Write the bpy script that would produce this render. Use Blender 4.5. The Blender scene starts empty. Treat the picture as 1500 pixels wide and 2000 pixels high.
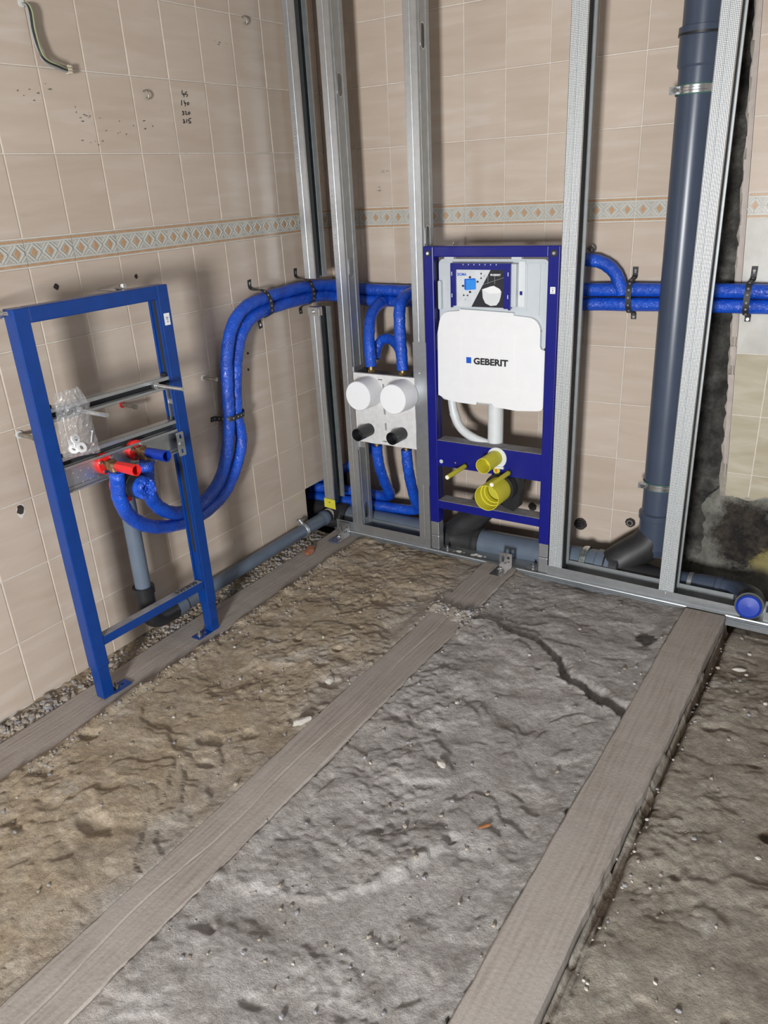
import bpy, bmesh, math, random
import numpy as np
from mathutils import Vector, Matrix
from mathutils.geometry import tessellate_polygon

random.seed(7)
S = bpy.context.scene
COL = S.collection
PI = math.pi

# ------------------------------------------------------------------ camera
cam = bpy.data.cameras.new('camera')
cam.sensor_fit = 'AUTO'; cam.sensor_width = 36.0
cam.lens = 1541.65 / 2000 * 36.0
cam.shift_x = 0.00612; cam.shift_y = 0.03103
cam.clip_start = 0.02
camo = bpy.data.objects.new('camera', cam); COL.objects.link(camo)
camo.location = (1.9712, -2.7566, 1.3482)
camo.rotation_mode = 'XYZ'
camo.rotation_euler = (1.1423, 0.0528, 0.5612)
S.camera = camo

# ------------------------------------------------------------------ light
w = bpy.data.worlds.new('sky'); S.world = w; w.use_nodes = True
bg = w.node_tree.nodes['Background']
bg.inputs[0].default_value = (0.80, 0.90, 1.0, 1); bg.inputs[1].default_value = 0.8

def area(name, loc, rot, sx, sy, energy, color):
    l = bpy.data.lights.new(name, 'AREA'); l.shape = 'RECTANGLE'
    l.size = sx; l.size_y = sy; l.energy = energy; l.color = color
    o = bpy.data.objects.new(name, l); COL.objects.link(o)
    o.location = loc; o.rotation_euler = rot
    return o
# daylight coming in through the window behind the photographer
WX0, WX1, WZ0, WZ1, WY = 1.70, 2.20, 0.62, 1.28, -4.50
area('window_daylight', ((WX0+WX1)/2, WY-0.03, (WZ0+WZ1)/2), (PI/2, 0, 0), WX1-WX0-0.1, WZ1-WZ0-0.1, 150, (0.97, 0.985, 1.0))
# second opening: unseen doorway added in the right-hand wall for cool fill light
area('added_doorway_fill', (3.10, -2.2, 1.15), (PI/2, 0, PI/2), 1.0, 1.9, 3, (0.80, 0.90, 1.0))

S.view_settings.view_transform = 'Standard'
S.view_settings.look = 'None'
S.view_settings.gamma = 1.0
S.view_settings.use_curve_mapping = False
S.view_settings.exposure = 0.24
S.cycles.max_bounces = 7
S.cycles.diffuse_bounces = 4
S.cycles.transparent_max_bounces = 12
S.cycles.caustics_reflective = False
S.cycles.caustics_refractive = False
S.cycles.sample_clamp_indirect = 6.0

# ------------------------------------------------------------------ materials
def _mat(name):
    m = bpy.data.materials.new(name); m.use_nodes = True
    nt = m.node_tree; b = nt.nodes['Principled BSDF']
    return m, nt, b
def N(nt, t, **kw):
    n = nt.nodes.new(t)
    for k, v in kw.items(): setattr(n, k, v)
    return n
def L(nt, a, b): nt.links.new(a, b)
def rgba(c): return (c[0], c[1], c[2], 1)
def ramp(nt, fac, stops):
    r = N(nt, 'ShaderNodeValToRGB'); el = r.color_ramp.elements
    while len(el) < len(stops): el.new(0.5)
    for e, (p, c) in zip(el, stops): e.position = p; e.color = rgba(c) if len(c) == 3 else c
    L(nt, fac, r.inputs[0]); return r.outputs[0]
def noise(nt, vec, scale, detail=4, rough=0.55, dist=0.0):
    n = N(nt, 'ShaderNodeTexNoise'); n.inputs['Scale'].default_value = scale
    n.inputs['Detail'].default_value = detail; n.inputs['Roughness'].default_value = rough
    n.inputs['Distortion'].default_value = dist
    if vec is not None: L(nt, vec, n.inputs['Vector'])
    return n.outputs['Fac']
def coords(nt, scale=(1, 1, 1), rnd=False):
    tc = N(nt, 'ShaderNodeTexCoord'); mp = N(nt, 'ShaderNodeMapping')
    mp.inputs['Scale'].default_value = scale
    L(nt, tc.outputs['Object'], mp.inputs['Vector'])
    if rnd:
        oi = N(nt, 'ShaderNodeObjectInfo'); mu = N(nt, 'ShaderNodeMath', operation='MULTIPLY')
        mu.inputs[1].default_value = 37.0; L(nt, oi.outputs['Random'], mu.inputs[0])
        L(nt, mu.outputs[0], mp.inputs['Location'])
    return mp.outputs[0]
def mixc(nt, fac, a, b, mode='MIX'):
    m = N(nt, 'ShaderNodeMix', data_type='RGBA', blend_type=mode)
    if isinstance(fac, (int, float)): m.inputs[0].default_value = fac
    else: L(nt, fac, m.inputs[0])
    for i, c in ((6, a), (7, b)):
        if isinstance(c, tuple): m.inputs[i].default_value = rgba(c)
        else: L(nt, c, m.inputs[i])
    return m.outputs[2]
def bump(nt, b, h, strength, dist):
    bp = N(nt, 'ShaderNodeBump'); bp.inputs['Strength'].default_value = strength
    bp.inputs['Distance'].default_value = dist; L(nt, h, bp.inputs['Height'])
    L(nt, bp.outputs[0], b.inputs['Normal']); return bp
def simple(name, col, rough=0.5, metal=0.0, var=0.06, nscale=30, bumpd=0.0, bscale=60, coat=0.0, spec=0.5):
    m, nt, b = _mat(name)
    v = coords(nt)
    n = noise(nt, v, nscale, 3)
    c = ramp(nt, n, [(0.3, tuple(max(0, x*(1-var)) for x in col)), (0.7, tuple(min(1, x*(1+var)) for x in col))])
    L(nt, c, b.inputs['Base Color'])
    b.inputs['Roughness'].default_value = rough; b.inputs['Metallic'].default_value = metal
    b.inputs['Specular IOR Level'].default_value = spec
    if coat: b.inputs['Coat Weight'].default_value = coat; b.inputs['Coat Roughness'].default_value = 0.1
    if bumpd: bump(nt, b, noise(nt, v, bscale, 3), 0.6, bumpd)
    return m

M = {}
# wall tile: beige with soft horizontal streaks, a tone of its own for every tile
m, nt, b = _mat('beige_tile')
v = coords(nt, (1, 1, 1), True); v2 = coords(nt, (3.5, 3.5, 26), True)
c1 = ramp(nt, noise(nt, v2, 1.0, 3, 0.5, 0.6), [(0.30, (0.52, 0.425, 0.345)), (0.55, (0.555, 0.462, 0.380)), (0.78, (0.60, 0.52, 0.445))])
oi = N(nt, 'ShaderNodeObjectInfo')
c2 = ramp(nt, oi.outputs['Random'], [(0, (0.92, 0.91, 0.90)), (1, (1, 1, 1))])
L(nt, mixc(nt, 1.0, c1, c2, 'MULTIPLY'), b.inputs['Base Color'])
b.inputs['Roughness'].default_value = 0.22; b.inputs['Specular IOR Level'].default_value = 0.42
bump(nt, b, noise(nt, v, 14, 2), 0.25, 0.0015)
M['tile'] = m
# olive copy of the tile right of the chase, dim greenish light in its colour
m, nt, b = _mat('dim_olive_tile')
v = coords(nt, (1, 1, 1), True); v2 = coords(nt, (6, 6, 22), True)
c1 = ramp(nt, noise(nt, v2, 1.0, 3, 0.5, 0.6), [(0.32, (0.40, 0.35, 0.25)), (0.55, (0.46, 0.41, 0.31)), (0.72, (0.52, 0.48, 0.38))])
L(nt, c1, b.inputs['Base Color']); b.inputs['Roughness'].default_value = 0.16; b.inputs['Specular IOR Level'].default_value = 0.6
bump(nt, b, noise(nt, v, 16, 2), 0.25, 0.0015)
M['tile_dim'] = m
M['tile_dust_glare'] = simple('dusty_glare_tile', (0.53, 0.51, 0.465), 0.22, var=0.14, nscale=12, bumpd=0.0006, bscale=14, spec=0.6)  # pale dust film, with white window glare painted into the tile colour
M['grout'] = simple('pale_grout', (0.66, 0.61, 0.54), 0.85, var=0.08, nscale=40)
M['frieze'] = simple('frieze_grey', (0.42, 0.405, 0.36), 0.3, var=0.06)
M['frieze_line'] = simple('frieze_white', (0.55, 0.535, 0.485), 0.28, var=0.05)
M['frieze_orange'] = simple('frieze_orange', (0.46, 0.275, 0.15), 0.3, var=0.12, nscale=80)
M['galv'] = simple('galvanised', (0.60, 0.625, 0.645), 0.36, 0.92, 0.05, 60)
M['galv_dull'] = simple('galvanised_dull', (0.40, 0.42, 0.425), 0.45, 0.75, 0.08, 35)
# knurled stud flange: a fine grid of pressed dimples
m, nt, b = _mat('galvanised_knurled')
tc = N(nt, 'ShaderNodeTexCoord')
def wave(direction, sc):
    wv = N(nt, 'ShaderNodeTexWave', wave_type='BANDS', bands_direction=direction)
    wv.inputs['Scale'].default_value = sc; L(nt, tc.outputs['Object'], wv.inputs['Vector']); return wv.outputs['Fac']
mu = N(nt, 'ShaderNodeMath', operation='MULTIPLY'); L(nt, wave('X', 75), mu.inputs[0]); L(nt, wave('Z', 75), mu.inputs[1])
b.inputs['Base Color'].default_value = (0.62, 0.645, 0.65, 1); b.inputs['Metallic'].default_value = 0.8; b.inputs['Roughness'].default_value = 0.36
bump(nt, b, mu.outputs[0], 0.8, 0.0012)
M['galv_knurl'] = m
M['zinc'] = simple('bright_zinc', (0.72, 0.74, 0.76), 0.22, 0.95, 0.1, 60)
M['steel_shade'] = simple('shaded_blue_steel', (0.05, 0.065, 0.075), 0.4, 0.5)  # shade of the corner stud's hollow put into the steel colour
M['shade_inside'] = simple('dark_hollow_shade', (0.018, 0.019, 0.022), 0.7)  # dark colour standing in for shade in stud hollows, slots and rails
M['blue_frame'] = simple('royal_blue_paint', (0.003, 0.040, 0.215), 0.32, var=0.08, coat=0.12, spec=0.4)
M['ultra_frame'] = simple('ultramarine_paint', (0.006, 0.009, 0.175), 0.34, var=0.06, coat=0.1, spec=0.35)
M['dusty_top'] = simple('dusty_grey_paint', (0.26, 0.25, 0.26), 0.8, var=0.25, nscale=25)
# blue film on insulated pipe: wrinkled glossy foil
m, nt, b = _mat('blue_insulation_film')
v = coords(nt)
b.inputs['Roughness'].default_value = 0.17; b.inputs['Specular IOR Level'].default_value = 0.6
c = ramp(nt, noise(nt, v, 18, 3), [(0.3, (0.004, 0.055, 0.42)), (0.7, (0.008, 0.095, 0.62))])
L(nt, c, b.inputs['Base Color'])
bump(nt, b, noise(nt, v, 70, 4, 0.6, 1.6), 0.9, 0.005)
M['film'] = m
M['pipe'] = simple('blue_grey_pvc', (0.115, 0.145, 0.19), 0.34, var=0.1, nscale=14, spec=0.5)
M['pipe_dark'] = simple('slate_blue_pvc', (0.052, 0.068, 0.105), 0.32, var=0.08, nscale=8)
M['black_pvc'] = simple('black_plastic', (0.016, 0.016, 0.018), 0.4, var=0.2, nscale=20)
M['dusty_black'] = simple('dusty_black_plastic', (0.024, 0.0235, 0.0245), 0.5, var=0.4, nscale=14)
M['white'] = simple('white_plastic', (0.80, 0.80, 0.80), 0.4, var=0.015)
M['white_cap'] = simple('bright_white_plastic', (0.86, 0.86, 0.87), 0.4, var=0.01)
M['board'] = simple('white_mounting_board', (0.66, 0.65, 0.64), 0.7, var=0.08, nscale=60, bumpd=0.0006, bscale=90)
M['cistern'] = simple('cistern_grey', (0.54, 0.575, 0.60), 0.42, var=0.02)
M['pale_pipe'] = simple('pale_grey_plastic', (0.66, 0.68, 0.68), 0.4, var=0.03)
M['yellow'] = simple('yellow_plastic', (0.90, 0.84, 0.10), 0.4, var=0.05)
_m = M['yellow']; _nt = _m.node_tree
_t = N(_nt, 'ShaderNodeBsdfTranslucent'); _t.inputs[0].default_value = (0.95, 0.92, 0.16, 1); _x = N(_nt, 'ShaderNodeMixShader'); _x.inputs[0].default_value = 0.45
L(_nt, _nt.nodes['Principled BSDF'].outputs[0], _x.inputs[1]); L(_nt, _t.outputs[0], _x.inputs[2]); L(_nt, _x.outputs[0], _nt.nodes['Material Output'].inputs[0])
M['red'] = simple('red_plastic', (0.72, 0.022, 0.02), 0.35, var=0.06)
M['brass'] = simple('brass', (0.50, 0.36, 0.17), 0.32, 0.9, 0.12)
M['bronze'] = simple('brown_bronze', (0.25, 0.15, 0.075), 0.38, 0.7, 0.15)
M['cap_blue'] = simple('blue_cap_plastic', (0.004, 0.034, 0.33), 0.35, var=0.08)
M['ink_blue'] = simple('blue_print', (0.01, 0.10, 0.55), 0.4)
M['card_blue'] = simple('light_blue_print', (0.03, 0.25, 0.75), 0.4)
M['black_ink'] = simple('black_ink', (0.012, 0.012, 0.013), 0.6)
M['card_dark'] = simple('near_black_print', (0.015, 0.015, 0.02), 0.35, var=0.3, nscale=60)
M['card_grey'] = simple('card_grey_print', (0.62, 0.64, 0.66), 0.35)
M['strap'] = simple('black_strap', (0.022, 0.022, 0.024), 0.55)
M['steel_dirty'] = simple('dirty_steel', (0.33, 0.31, 0.27), 0.45, 0.8, 0.25, 40)
M['foam'] = simple('white_foam', (0.74, 0.72, 0.65), 0.9, var=0.12, nscale=50, bumpd=0.003, bscale=70)
M['plaster'] = simple('plaster', (0.62, 0.60, 0.57), 0.9, var=0.06, nscale=6)
M['wall_plain'] = simple('painted_wall', (0.36, 0.34, 0.31), 0.9, var=0.05, nscale=3)
M['ceiling'] = simple('ceiling_paint', (0.42, 0.41, 0.40), 0.9, var=0.04, nscale=3)
M['adhesive'] = simple('tile_adhesive', (0.30, 0.27, 0.225), 0.9, var=0.25, nscale=20)
M['trim'] = simple('pinkish_trim', (0.40, 0.34, 0.30), 0.5, var=0.1)
M['brick'] = simple('red_brick', (0.34, 0.13, 0.07), 0.9, var=0.3, nscale=40, bumpd=0.002)
M['stone'] = simple('gravel_stone', (0.29, 0.25, 0.205), 0.9, var=0.5, nscale=22, bumpd=0.001)
M['chip'] = simple('pale_chip', (0.46, 0.43, 0.385), 0.85, var=0.2, nscale=60)
M['wood_chip'] = simple('orange_wood_chip', (0.32, 0.13, 0.045), 0.8, var=0.3)
M['hole'] = simple('dark_hole', (0.035, 0.028, 0.023), 0.95, var=0.4)
M['green'] = simple('green_rubber', (0.03, 0.12, 0.09), 0.6)
M['cable_grey'] = simple('grey_cable', (0.30, 0.30, 0.29), 0.5)
M['cable_green'] = simple('green_yellow_cable', (0.26, 0.28, 0.16), 0.5)
M['amber'] = simple('amber_tape', (0.55, 0.48, 0.36), 0.4)

# clear plastic bag
m, nt, b = _mat('clear_bag')
tr = N(nt, 'ShaderNodeBsdfTransparent'); gl = N(nt, 'ShaderNodeBsdfGlossy'); gl.inputs['Roughness'].default_value = 0.12
df = N(nt, 'ShaderNodeBsdfDiffuse'); df.inputs[0].default_value = (0.75, 0.76, 0.78, 1)
m1 = N(nt, 'ShaderNodeMixShader'); m2 = N(nt, 'ShaderNodeMixShader')
m1.inputs[0].default_value = 0.10; m2.inputs[0].default_value = 0.13
L(nt, tr.outputs[0], m1.inputs[1]); L(nt, df.outputs[0], m1.inputs[2])
L(nt, m1.outputs[0], m2.inputs[1]); L(nt, gl.outputs[0], m2.inputs[2])
L(nt, m2.outputs[0], nt.nodes['Material Output'].inputs[0])
bpn = N(nt, 'ShaderNodeBump'); bpn.inputs['Distance'].default_value = 0.006; bpn.inputs['Strength'].default_value = 1
L(nt, noise(nt, coords(nt), 60, 3, 0.6, 1.0), bpn.inputs['Height']); L(nt, bpn.outputs[0], gl.inputs['Normal'])
M['bag'] = m

# rough screed floor
m, nt, b = _mat('rough_screed')
tc = N(nt, 'ShaderNodeTexCoord'); vo = tc.outputs['Object']
sep = N(nt, 'ShaderNodeSeparateXYZ'); L(nt, vo, sep.inputs[0])
n1 = noise(nt, vo, 3.2, 5, 0.6); n2 = noise(nt, vo, 11, 6, 0.65); n3 = noise(nt, vo, 60, 4, 0.7)
# sand lies on the strip nearest the basin wall, cement grey in the middle, brown earth beyond the far batten
ad = N(nt, 'ShaderNodeMath', operation='MULTIPLY_ADD'); L(nt, n1, ad.inputs[0]); ad.inputs[1].default_value = 0.5; L(nt, sep.outputs[0], ad.inputs[2])
zone = N(nt, 'ShaderNodeMapRange', interpolation_type='SMOOTHSTEP'); L(nt, ad.outputs[0], zone.inputs[0])
zone.inputs[1].default_value = 0.85; zone.inputs[2].default_value = 1.28
sand = ramp(nt, n2, [(0.25, (0.345, 0.262, 0.172)), (0.5, (0.475, 0.385, 0.278)), (0.75, (0.575, 0.495, 0.392))])
cem = ramp(nt, n2, [(0.25, (0.325, 0.292, 0.268)), (0.5, (0.445, 0.412, 0.388)), (0.75, (0.57, 0.54, 0.515))])
earth = ramp(nt, n2, [(0.25, (0.25, 0.212, 0.165)), (0.5, (0.345, 0.303, 0.248)), (0.75, (0.43, 0.392, 0.332))])
c = mixc(nt, zone.outputs[0], sand, cem)
z2 = N(nt, 'ShaderNodeMapRange', interpolation_type='SMOOTHSTEP'); L(nt, sep.outputs[0], z2.inputs[0])
z2.inputs[1].default_value = 1.55; z2.inputs[2].default_value = 1.72
c = mixc(nt, z2.outputs[0], c, earth)
# pale cement smears and brown dirt, each with an irregular outline of its own
pm = ramp(nt, noise(nt, vo, 5.5, 5, 0.62, 0.5), [(0.60, (0, 0, 0)), (0.70, (1, 1, 1))])
pmx = N(nt, 'ShaderNodeMath', operation='MULTIPLY'); L(nt, pm, pmx.inputs[0]); pmx.inputs[1].default_value = 0.45
c = mixc(nt, pmx.outputs[0], c, (0.62, 0.60, 0.565))
off = N(nt, 'ShaderNodeMapping'); off.inputs['Location'].default_value = (5.3, 2.2, 0); L(nt, vo, off.inputs[0])
dm = ramp(nt, noise(nt, off.outputs[0], 4.5, 6, 0.65, 0.4), [(0.57, (0, 0, 0)), (0.72, (1, 1, 1))])
dmx = N(nt, 'ShaderNodeMath', operation='MULTIPLY'); L(nt, dm, dmx.inputs[0]); dmx.inputs[1].default_value = 0.5
c = mixc(nt, dmx.outputs[0], c, (0.19, 0.150, 0.115))
# brown subsoil is laid bare wherever the screed has broken away
sub_ = N(nt, 'ShaderNodeMath', operation='MULTIPLY_ADD'); L(nt, noise(nt, vo, 45, 3), sub_.inputs[0]); sub_.inputs[1].default_value = 0.008; L(nt, sep.outputs[2], sub_.inputs[2])
sm_ = N(nt, 'ShaderNodeMapRange', interpolation_type='SMOOTHSTEP'); L(nt, sub_.outputs[0], sm_.inputs[0]); sm_.inputs[1].default_value = -0.020; sm_.inputs[2].default_value = -0.009; sm_.inputs[3].default_value = 0.9; sm_.inputs[4].default_value = 0.0
c = mixc(nt, sm_.outputs[0], c, (0.105, 0.072, 0.048))
# one dark oil spot beside the far batten
dist = N(nt, 'ShaderNodeVectorMath', operation='DISTANCE'); L(nt, vo, dist.inputs[0]); dist.inputs[1].default_value = (1.492, -0.555, 0.01)
dsum = N(nt, 'ShaderNodeMath', operation='MULTIPLY_ADD'); L(nt, noise(nt, vo, 30, 3), dsum.inputs[0]); dsum.inputs[1].default_value = 0.06; L(nt, dist.outputs['Value'], dsum.inputs[2])
spot = ramp(nt, dsum.outputs[0], [(0.060, (0.85, 0.85, 0.85)), (0.068, (0, 0, 0))])
c = mixc(nt, spot, c, (0.05, 0.046, 0.042))
fine = ramp(nt, n3, [(0.3, (0.70, 0.69, 0.68)), (0.7, (1.15, 1.15, 1.15))])
c = mixc(nt, 1.0, c, fine, 'MULTIPLY')
L(nt, c, b.inputs['Base Color']); b.inputs['Roughness'].default_value = 0.95; b.inputs['Specular IOR Level'].default_value = 0.15
hsum = N(nt, 'ShaderNodeMath', operation='ADD'); L(nt, noise(nt, vo, 90, 6, 0.7), hsum.inputs[0]); L(nt, noise(nt, vo, 32, 9, 0.78, 0.3), hsum.inputs[1])
bump(nt, b, hsum.outputs[0], 0.9, 0.0085)
M['screed'] = m

# dusty old batten wood
m, nt, b = _mat('dusty_wood')
tc = N(nt, 'ShaderNodeTexCoord'); vo = tc.outputs['Object']
mp = N(nt, 'ShaderNodeMapping'); mp.inputs['Scale'].default_value = (26, 1.6, 10); L(nt, vo, mp.inputs[0])
mp2 = N(nt, 'ShaderNodeMapping'); mp2.inputs['Scale'].default_value = (9, 1.1, 4); L(nt, vo, mp2.inputs[0])
wv_ = N(nt, 'ShaderNodeTexWave', wave_type='BANDS', bands_direction='X'); wv_.inputs['Scale'].default_value = 2.2; wv_.inputs['Distortion'].default_value = 14.0; wv_.inputs['Detail'].default_value = 3.0; wv_.inputs['Detail Scale'].default_value = 0.8
L(nt, mp2.outputs[0], wv_.inputs['Vector'])
gmix = N(nt, 'ShaderNodeMath', operation='MULTIPLY_ADD'); L(nt, wv_.outputs['Fac'], gmix.inputs[0]); gmix.inputs[1].default_value = 0.16
gm2 = N(nt, 'ShaderNodeMath', operation='MULTIPLY'); L(nt, noise(nt, mp.outputs[0], 2.2, 5, 0.6, 1.6), gm2.inputs[0]); gm2.inputs[1].default_value = 0.84; L(nt, gm2.outputs[0], gmix.inputs[2])
gr = gmix.outputs[0]
wc = ramp(nt, gr, [(0.20, (0.235, 0.195, 0.163)), (0.5, (0.33, 0.287, 0.252)), (0.75, (0.385, 0.345, 0.31))])
dirt = ramp(nt, noise(nt, vo, 5, 5, 0.6), [(0.40, (0.05, 0.05, 0.05)), (0.66, (0.8, 0.8, 0.8))])
wc = mixc(nt, dirt, wc, (0.375, 0.335, 0.30))
L(nt, wc, b.inputs['Base Color']); b.inputs['Roughness'].default_value = 0.85; b.inputs['Specular IOR Level'].default_value = 0.2
hs = N(nt, 'ShaderNodeMath', operation='ADD'); L(nt, gr, hs.inputs[0]); L(nt, noise(nt, vo, 120, 3), hs.inputs[1])
bump(nt, b, hs.outputs[0], 0.4, 0.0022)
M['wood'] = m

# bare mortar with soot and yellow foam residue at the foot of the far wall
m, nt, b = _mat('stained_mortar')
tc = N(nt, 'ShaderNodeTexCoord'); vo = tc.outputs['Object']
base = ramp(nt, noise(nt, vo, 9, 6, 0.65), [(0.3, (0.12, 0.115, 0.095)), (0.52, (0.20, 0.195, 0.165)), (0.75, (0.30, 0.29, 0.255))])
d2 = N(nt, 'ShaderNodeVectorMath', operation='DISTANCE'); L(nt, vo, d2.inputs[0]); d2.inputs[1].default_value = (1.665, 0.02, 0.165)
d3 = N(nt, 'ShaderNodeMath', operation='MULTIPLY_ADD'); L(nt, noise(nt, vo, 13, 7, 0.78), d3.inputs[0]); d3.inputs[1].default_value = 0.20; L(nt, d2.outputs['Value'], d3.inputs[2])
soot = ramp(nt, d3.outputs[0], [(0.195, (1, 1, 1)), (0.245, (0, 0, 0))])
c = mixc(nt, soot, base, ramp(nt, noise(nt, vo, 30, 5, 0.7), [(0.4, (0.010, 0.008, 0.007)), (0.72, (0.060, 0.047, 0.034))]))
d4 = N(nt, 'ShaderNodeVectorMath', operation='DISTANCE'); L(nt, vo, d4.inputs[0]); d4.inputs[1].default_value = (1.74, 0.02, 0.075)
d5 = N(nt, 'ShaderNodeMath', operation='MULTIPLY_ADD'); L(nt, noise(nt, vo, 22, 7, 0.8), d5.inputs[0]); d5.inputs[1].default_value = 0.16; L(nt, d4.outputs['Value'], d5.inputs[2])
ylw = ramp(nt, d5.outputs[0], [(0.105, (0.75, 0.75, 0.75)), (0.135, (0, 0, 0))])
c = mixc(nt, ylw, c, (0.30, 0.25, 0.09))
L(nt, c, b.inputs['Base Color']); b.inputs['Roughness'].default_value = 0.95
bump(nt, b, noise(nt, vo, 40, 6, 0.7), 0.9, 0.008)
M['mortar'] = m
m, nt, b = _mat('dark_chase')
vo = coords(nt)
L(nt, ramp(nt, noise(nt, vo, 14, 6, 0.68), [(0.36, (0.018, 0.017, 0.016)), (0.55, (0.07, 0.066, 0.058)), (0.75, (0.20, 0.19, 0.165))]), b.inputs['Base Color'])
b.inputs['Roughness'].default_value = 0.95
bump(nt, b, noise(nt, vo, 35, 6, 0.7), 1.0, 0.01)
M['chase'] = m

# ------------------------------------------------------------------ mesh helpers
ORIG = {}
def V3(p): return Vector((float(p[0]), float(p[1]), float(p[2])))
class MB:
    """collects shapes for ONE mesh object"""
    def __init__(s): s.v = []; s.f = []; s.m = []; s.sm = []
    def add(s, vs, fs, mat=0, smooth=False):
        o = len(s.v); s.v += [tuple(p) for p in vs]
        for f in fs: s.f.append([i+o for i in f]); s.m.append(mat); s.sm.append(smooth)
    def box(s, a, b, mat=0, T=None):
        x0, y0, z0 = a; x1, y1, z1 = b
        vs = [(x0, y0, z0), (x1, y0, z0), (x1, y1, z0), (x0, y1, z0), (x0, y0, z1), (x1, y0, z1), (x1, y1, z1), (x0, y1, z1)]
        if T: vs = [T(*p) for p in vs]
        s.add(vs, [(0, 3, 2, 1), (4, 5, 6, 7), (0, 1, 5, 4), (1, 2, 6, 5), (2, 3, 7, 6), (3, 0, 4, 7)], mat)
    def ring(s, c, axis, r, n, up=None):
        a = V3(axis).normalized(); u = V3(up) if up else (Vector((0, 0, 1)) if abs(a.z) < 0.9 else Vector((1, 0, 0)))
        u = (u - a*u.dot(a)).normalized(); w_ = a.cross(u); c = V3(c)
        return [c + (u*math.cos(2*PI*i/n) + w_*math.sin(2*PI*i/n))*r for i in range(n)]
    def loft(s, rings, cap0=True, cap1=True, mat=0, smooth=True):
        n = len(rings[0]); o = []
        vs = [p for r in rings for p in r]
        fs = []
        for k in range(len(rings)-1):
            for i in range(n):
                j = (i+1) % n
                fs.append((k*n+i, k*n+j, (k+1)*n+j, (k+1)*n+i))
        s.add(vs, fs, mat, smooth)
        if cap0: s.add(rings[0], [tuple(range(n))[::-1]], mat)
        if cap1: s.add(rings[-1], [tuple(range(n))], mat)
    def cyl(s, p0, p1, r0, r1=None, n=24, mat=0, cap0=True, cap1=True, smooth=True):
        r1 = r0 if r1 is None else r1; a = V3(p1)-V3(p0)
        s.loft([s.ring(p0, a, r0, n), s.ring(p1, a, r1, n)], cap0, cap1, mat, smooth)
    def lathe(s, p0, axis, prof, n=28, mat=0, smooth=True, cap0=True, cap1=True):
        """prof: (distance along axis, radius); a hard edge between every pair"""
        a = V3(axis).normalized(); p0 = V3(p0)
        for (d0, r0), (d1, r1) in zip(prof[:-1], prof[1:]):
            s.loft([s.ring(p0+a*d0, a, max(r0, 1e-5), n), s.ring(p0+a*d1, a, max(r1, 1e-5), n)], False, False, mat, smooth)
        if cap0 and prof[0][1] > 1e-4: s.add(s.ring(p0+a*prof[0][0], a, prof[0][1], n), [tuple(range(n))[::-1]], mat)
        if cap1 and prof[-1][1] > 1e-4: s.add(s.ring(p0+a*prof[-1][0], a, prof[-1][1], n), [tuple(range(n))], mat)
    def tube(s, pts, r, n=16, mat=0, caps=True, wob=0.0, sub=10, seed=0):
        P = spline(pts, sub); rr = random.Random(seed)
        rings = []; up = None
        ph = [rr.random()*6.28 for _ in range(6)]
        for k, p in enumerate(P):
            t = (P[min(k+1, len(P)-1)] - P[max(k-1, 0)]).normalized()
            if up is None: up = Vector((0, 0, 1)) if abs(t.z) < 0.9 else Vector((1, 0, 0))
            up = (up - t*up.dot(t)).normalized(); w_ = t.cross(up)
            rk = r if not isinstance(r, (list, tuple)) else r[0] + (r[1]-r[0])*k/(len(P)-1)
            ring = []
            for i in range(n):
                a = 2*PI*i/n
                q = 1 + wob*(math.sin(k*1.1+ph[0]+a)+0.7*math.sin(k*0.57+ph[1]-2*a)+0.5*math.sin(k*2.3+ph[2]+3*a)+0.4*rr.uniform(-1, 1))
                ring.append(p + (up*math.cos(a)+w_*math.sin(a))*rk*q)
            rings.append(ring)
        s.loft(rings, caps, caps, mat, True)
    def poly(s, outline, T, t0, t1, holes=(), mat=0, side=None, bev=0.0):
        """2D outline (with holes) extruded between t0 and t1; T(u, z, t) -> world"""
        loops = [list(outline)] + [list(h) for h in holes]
        flat = [p for l in loops for p in l]
        tri = tessellate_polygon([[Vector((p[0], p[1], 0)) for p in l] for l in loops])
        s.add([T(p[0], p[1], t1) for p in flat], [tuple(t) for t in tri], mat)
        s.add([T(p[0], p[1], t0) for p in flat], [tuple(t)[::-1] for t in tri], mat)
        for l in loops:
            n = len(l)
            vs = [T(p[0], p[1], t0) for p in l] + [T(p[0], p[1], t1) for p in l]
            s.add(vs, [(i, (i+1) % n, n+(i+1) % n, n+i) for i in range(n)], mat if side is None else side)
    def build(s, name, mats, parent=None, bevel=0.0, normals=True):
        me = bpy.data.meshes.new(name)
        o_ = ORIG.get(parent.name, Vector()) if parent is not None else Vector()
        me.from_pydata([(p[0]-o_.x, p[1]-o_.y, p[2]-o_.z) for p in s.v], [], s.f)
        mats = mats if isinstance(mats, (list, tuple)) else [mats]
        for mm in mats: me.materials.append(M[mm])
        me.polygons.foreach_set('material_index', s.m); me.polygons.foreach_set('use_smooth', s.sm)
        if normals:
            bm = bmesh.new(); bm.from_mesh(me); bmesh.ops.recalc_face_normals(bm, faces=bm.faces); bm.to_mesh(me); bm.free()
        me.update()
        o = bpy.data.objects.new(name, me); COL.objects.link(o)
        if parent is not None: o.parent = parent; ORIG[o.name] = o_
        else: ORIG[o.name] = Vector()
        if bevel:
            bv = o.modifiers.new('bevel', 'BEVEL'); bv.width = bevel; bv.segments = 2; bv.limit_method = 'ANGLE'; bv.angle_limit = 0.7
        return o
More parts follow.
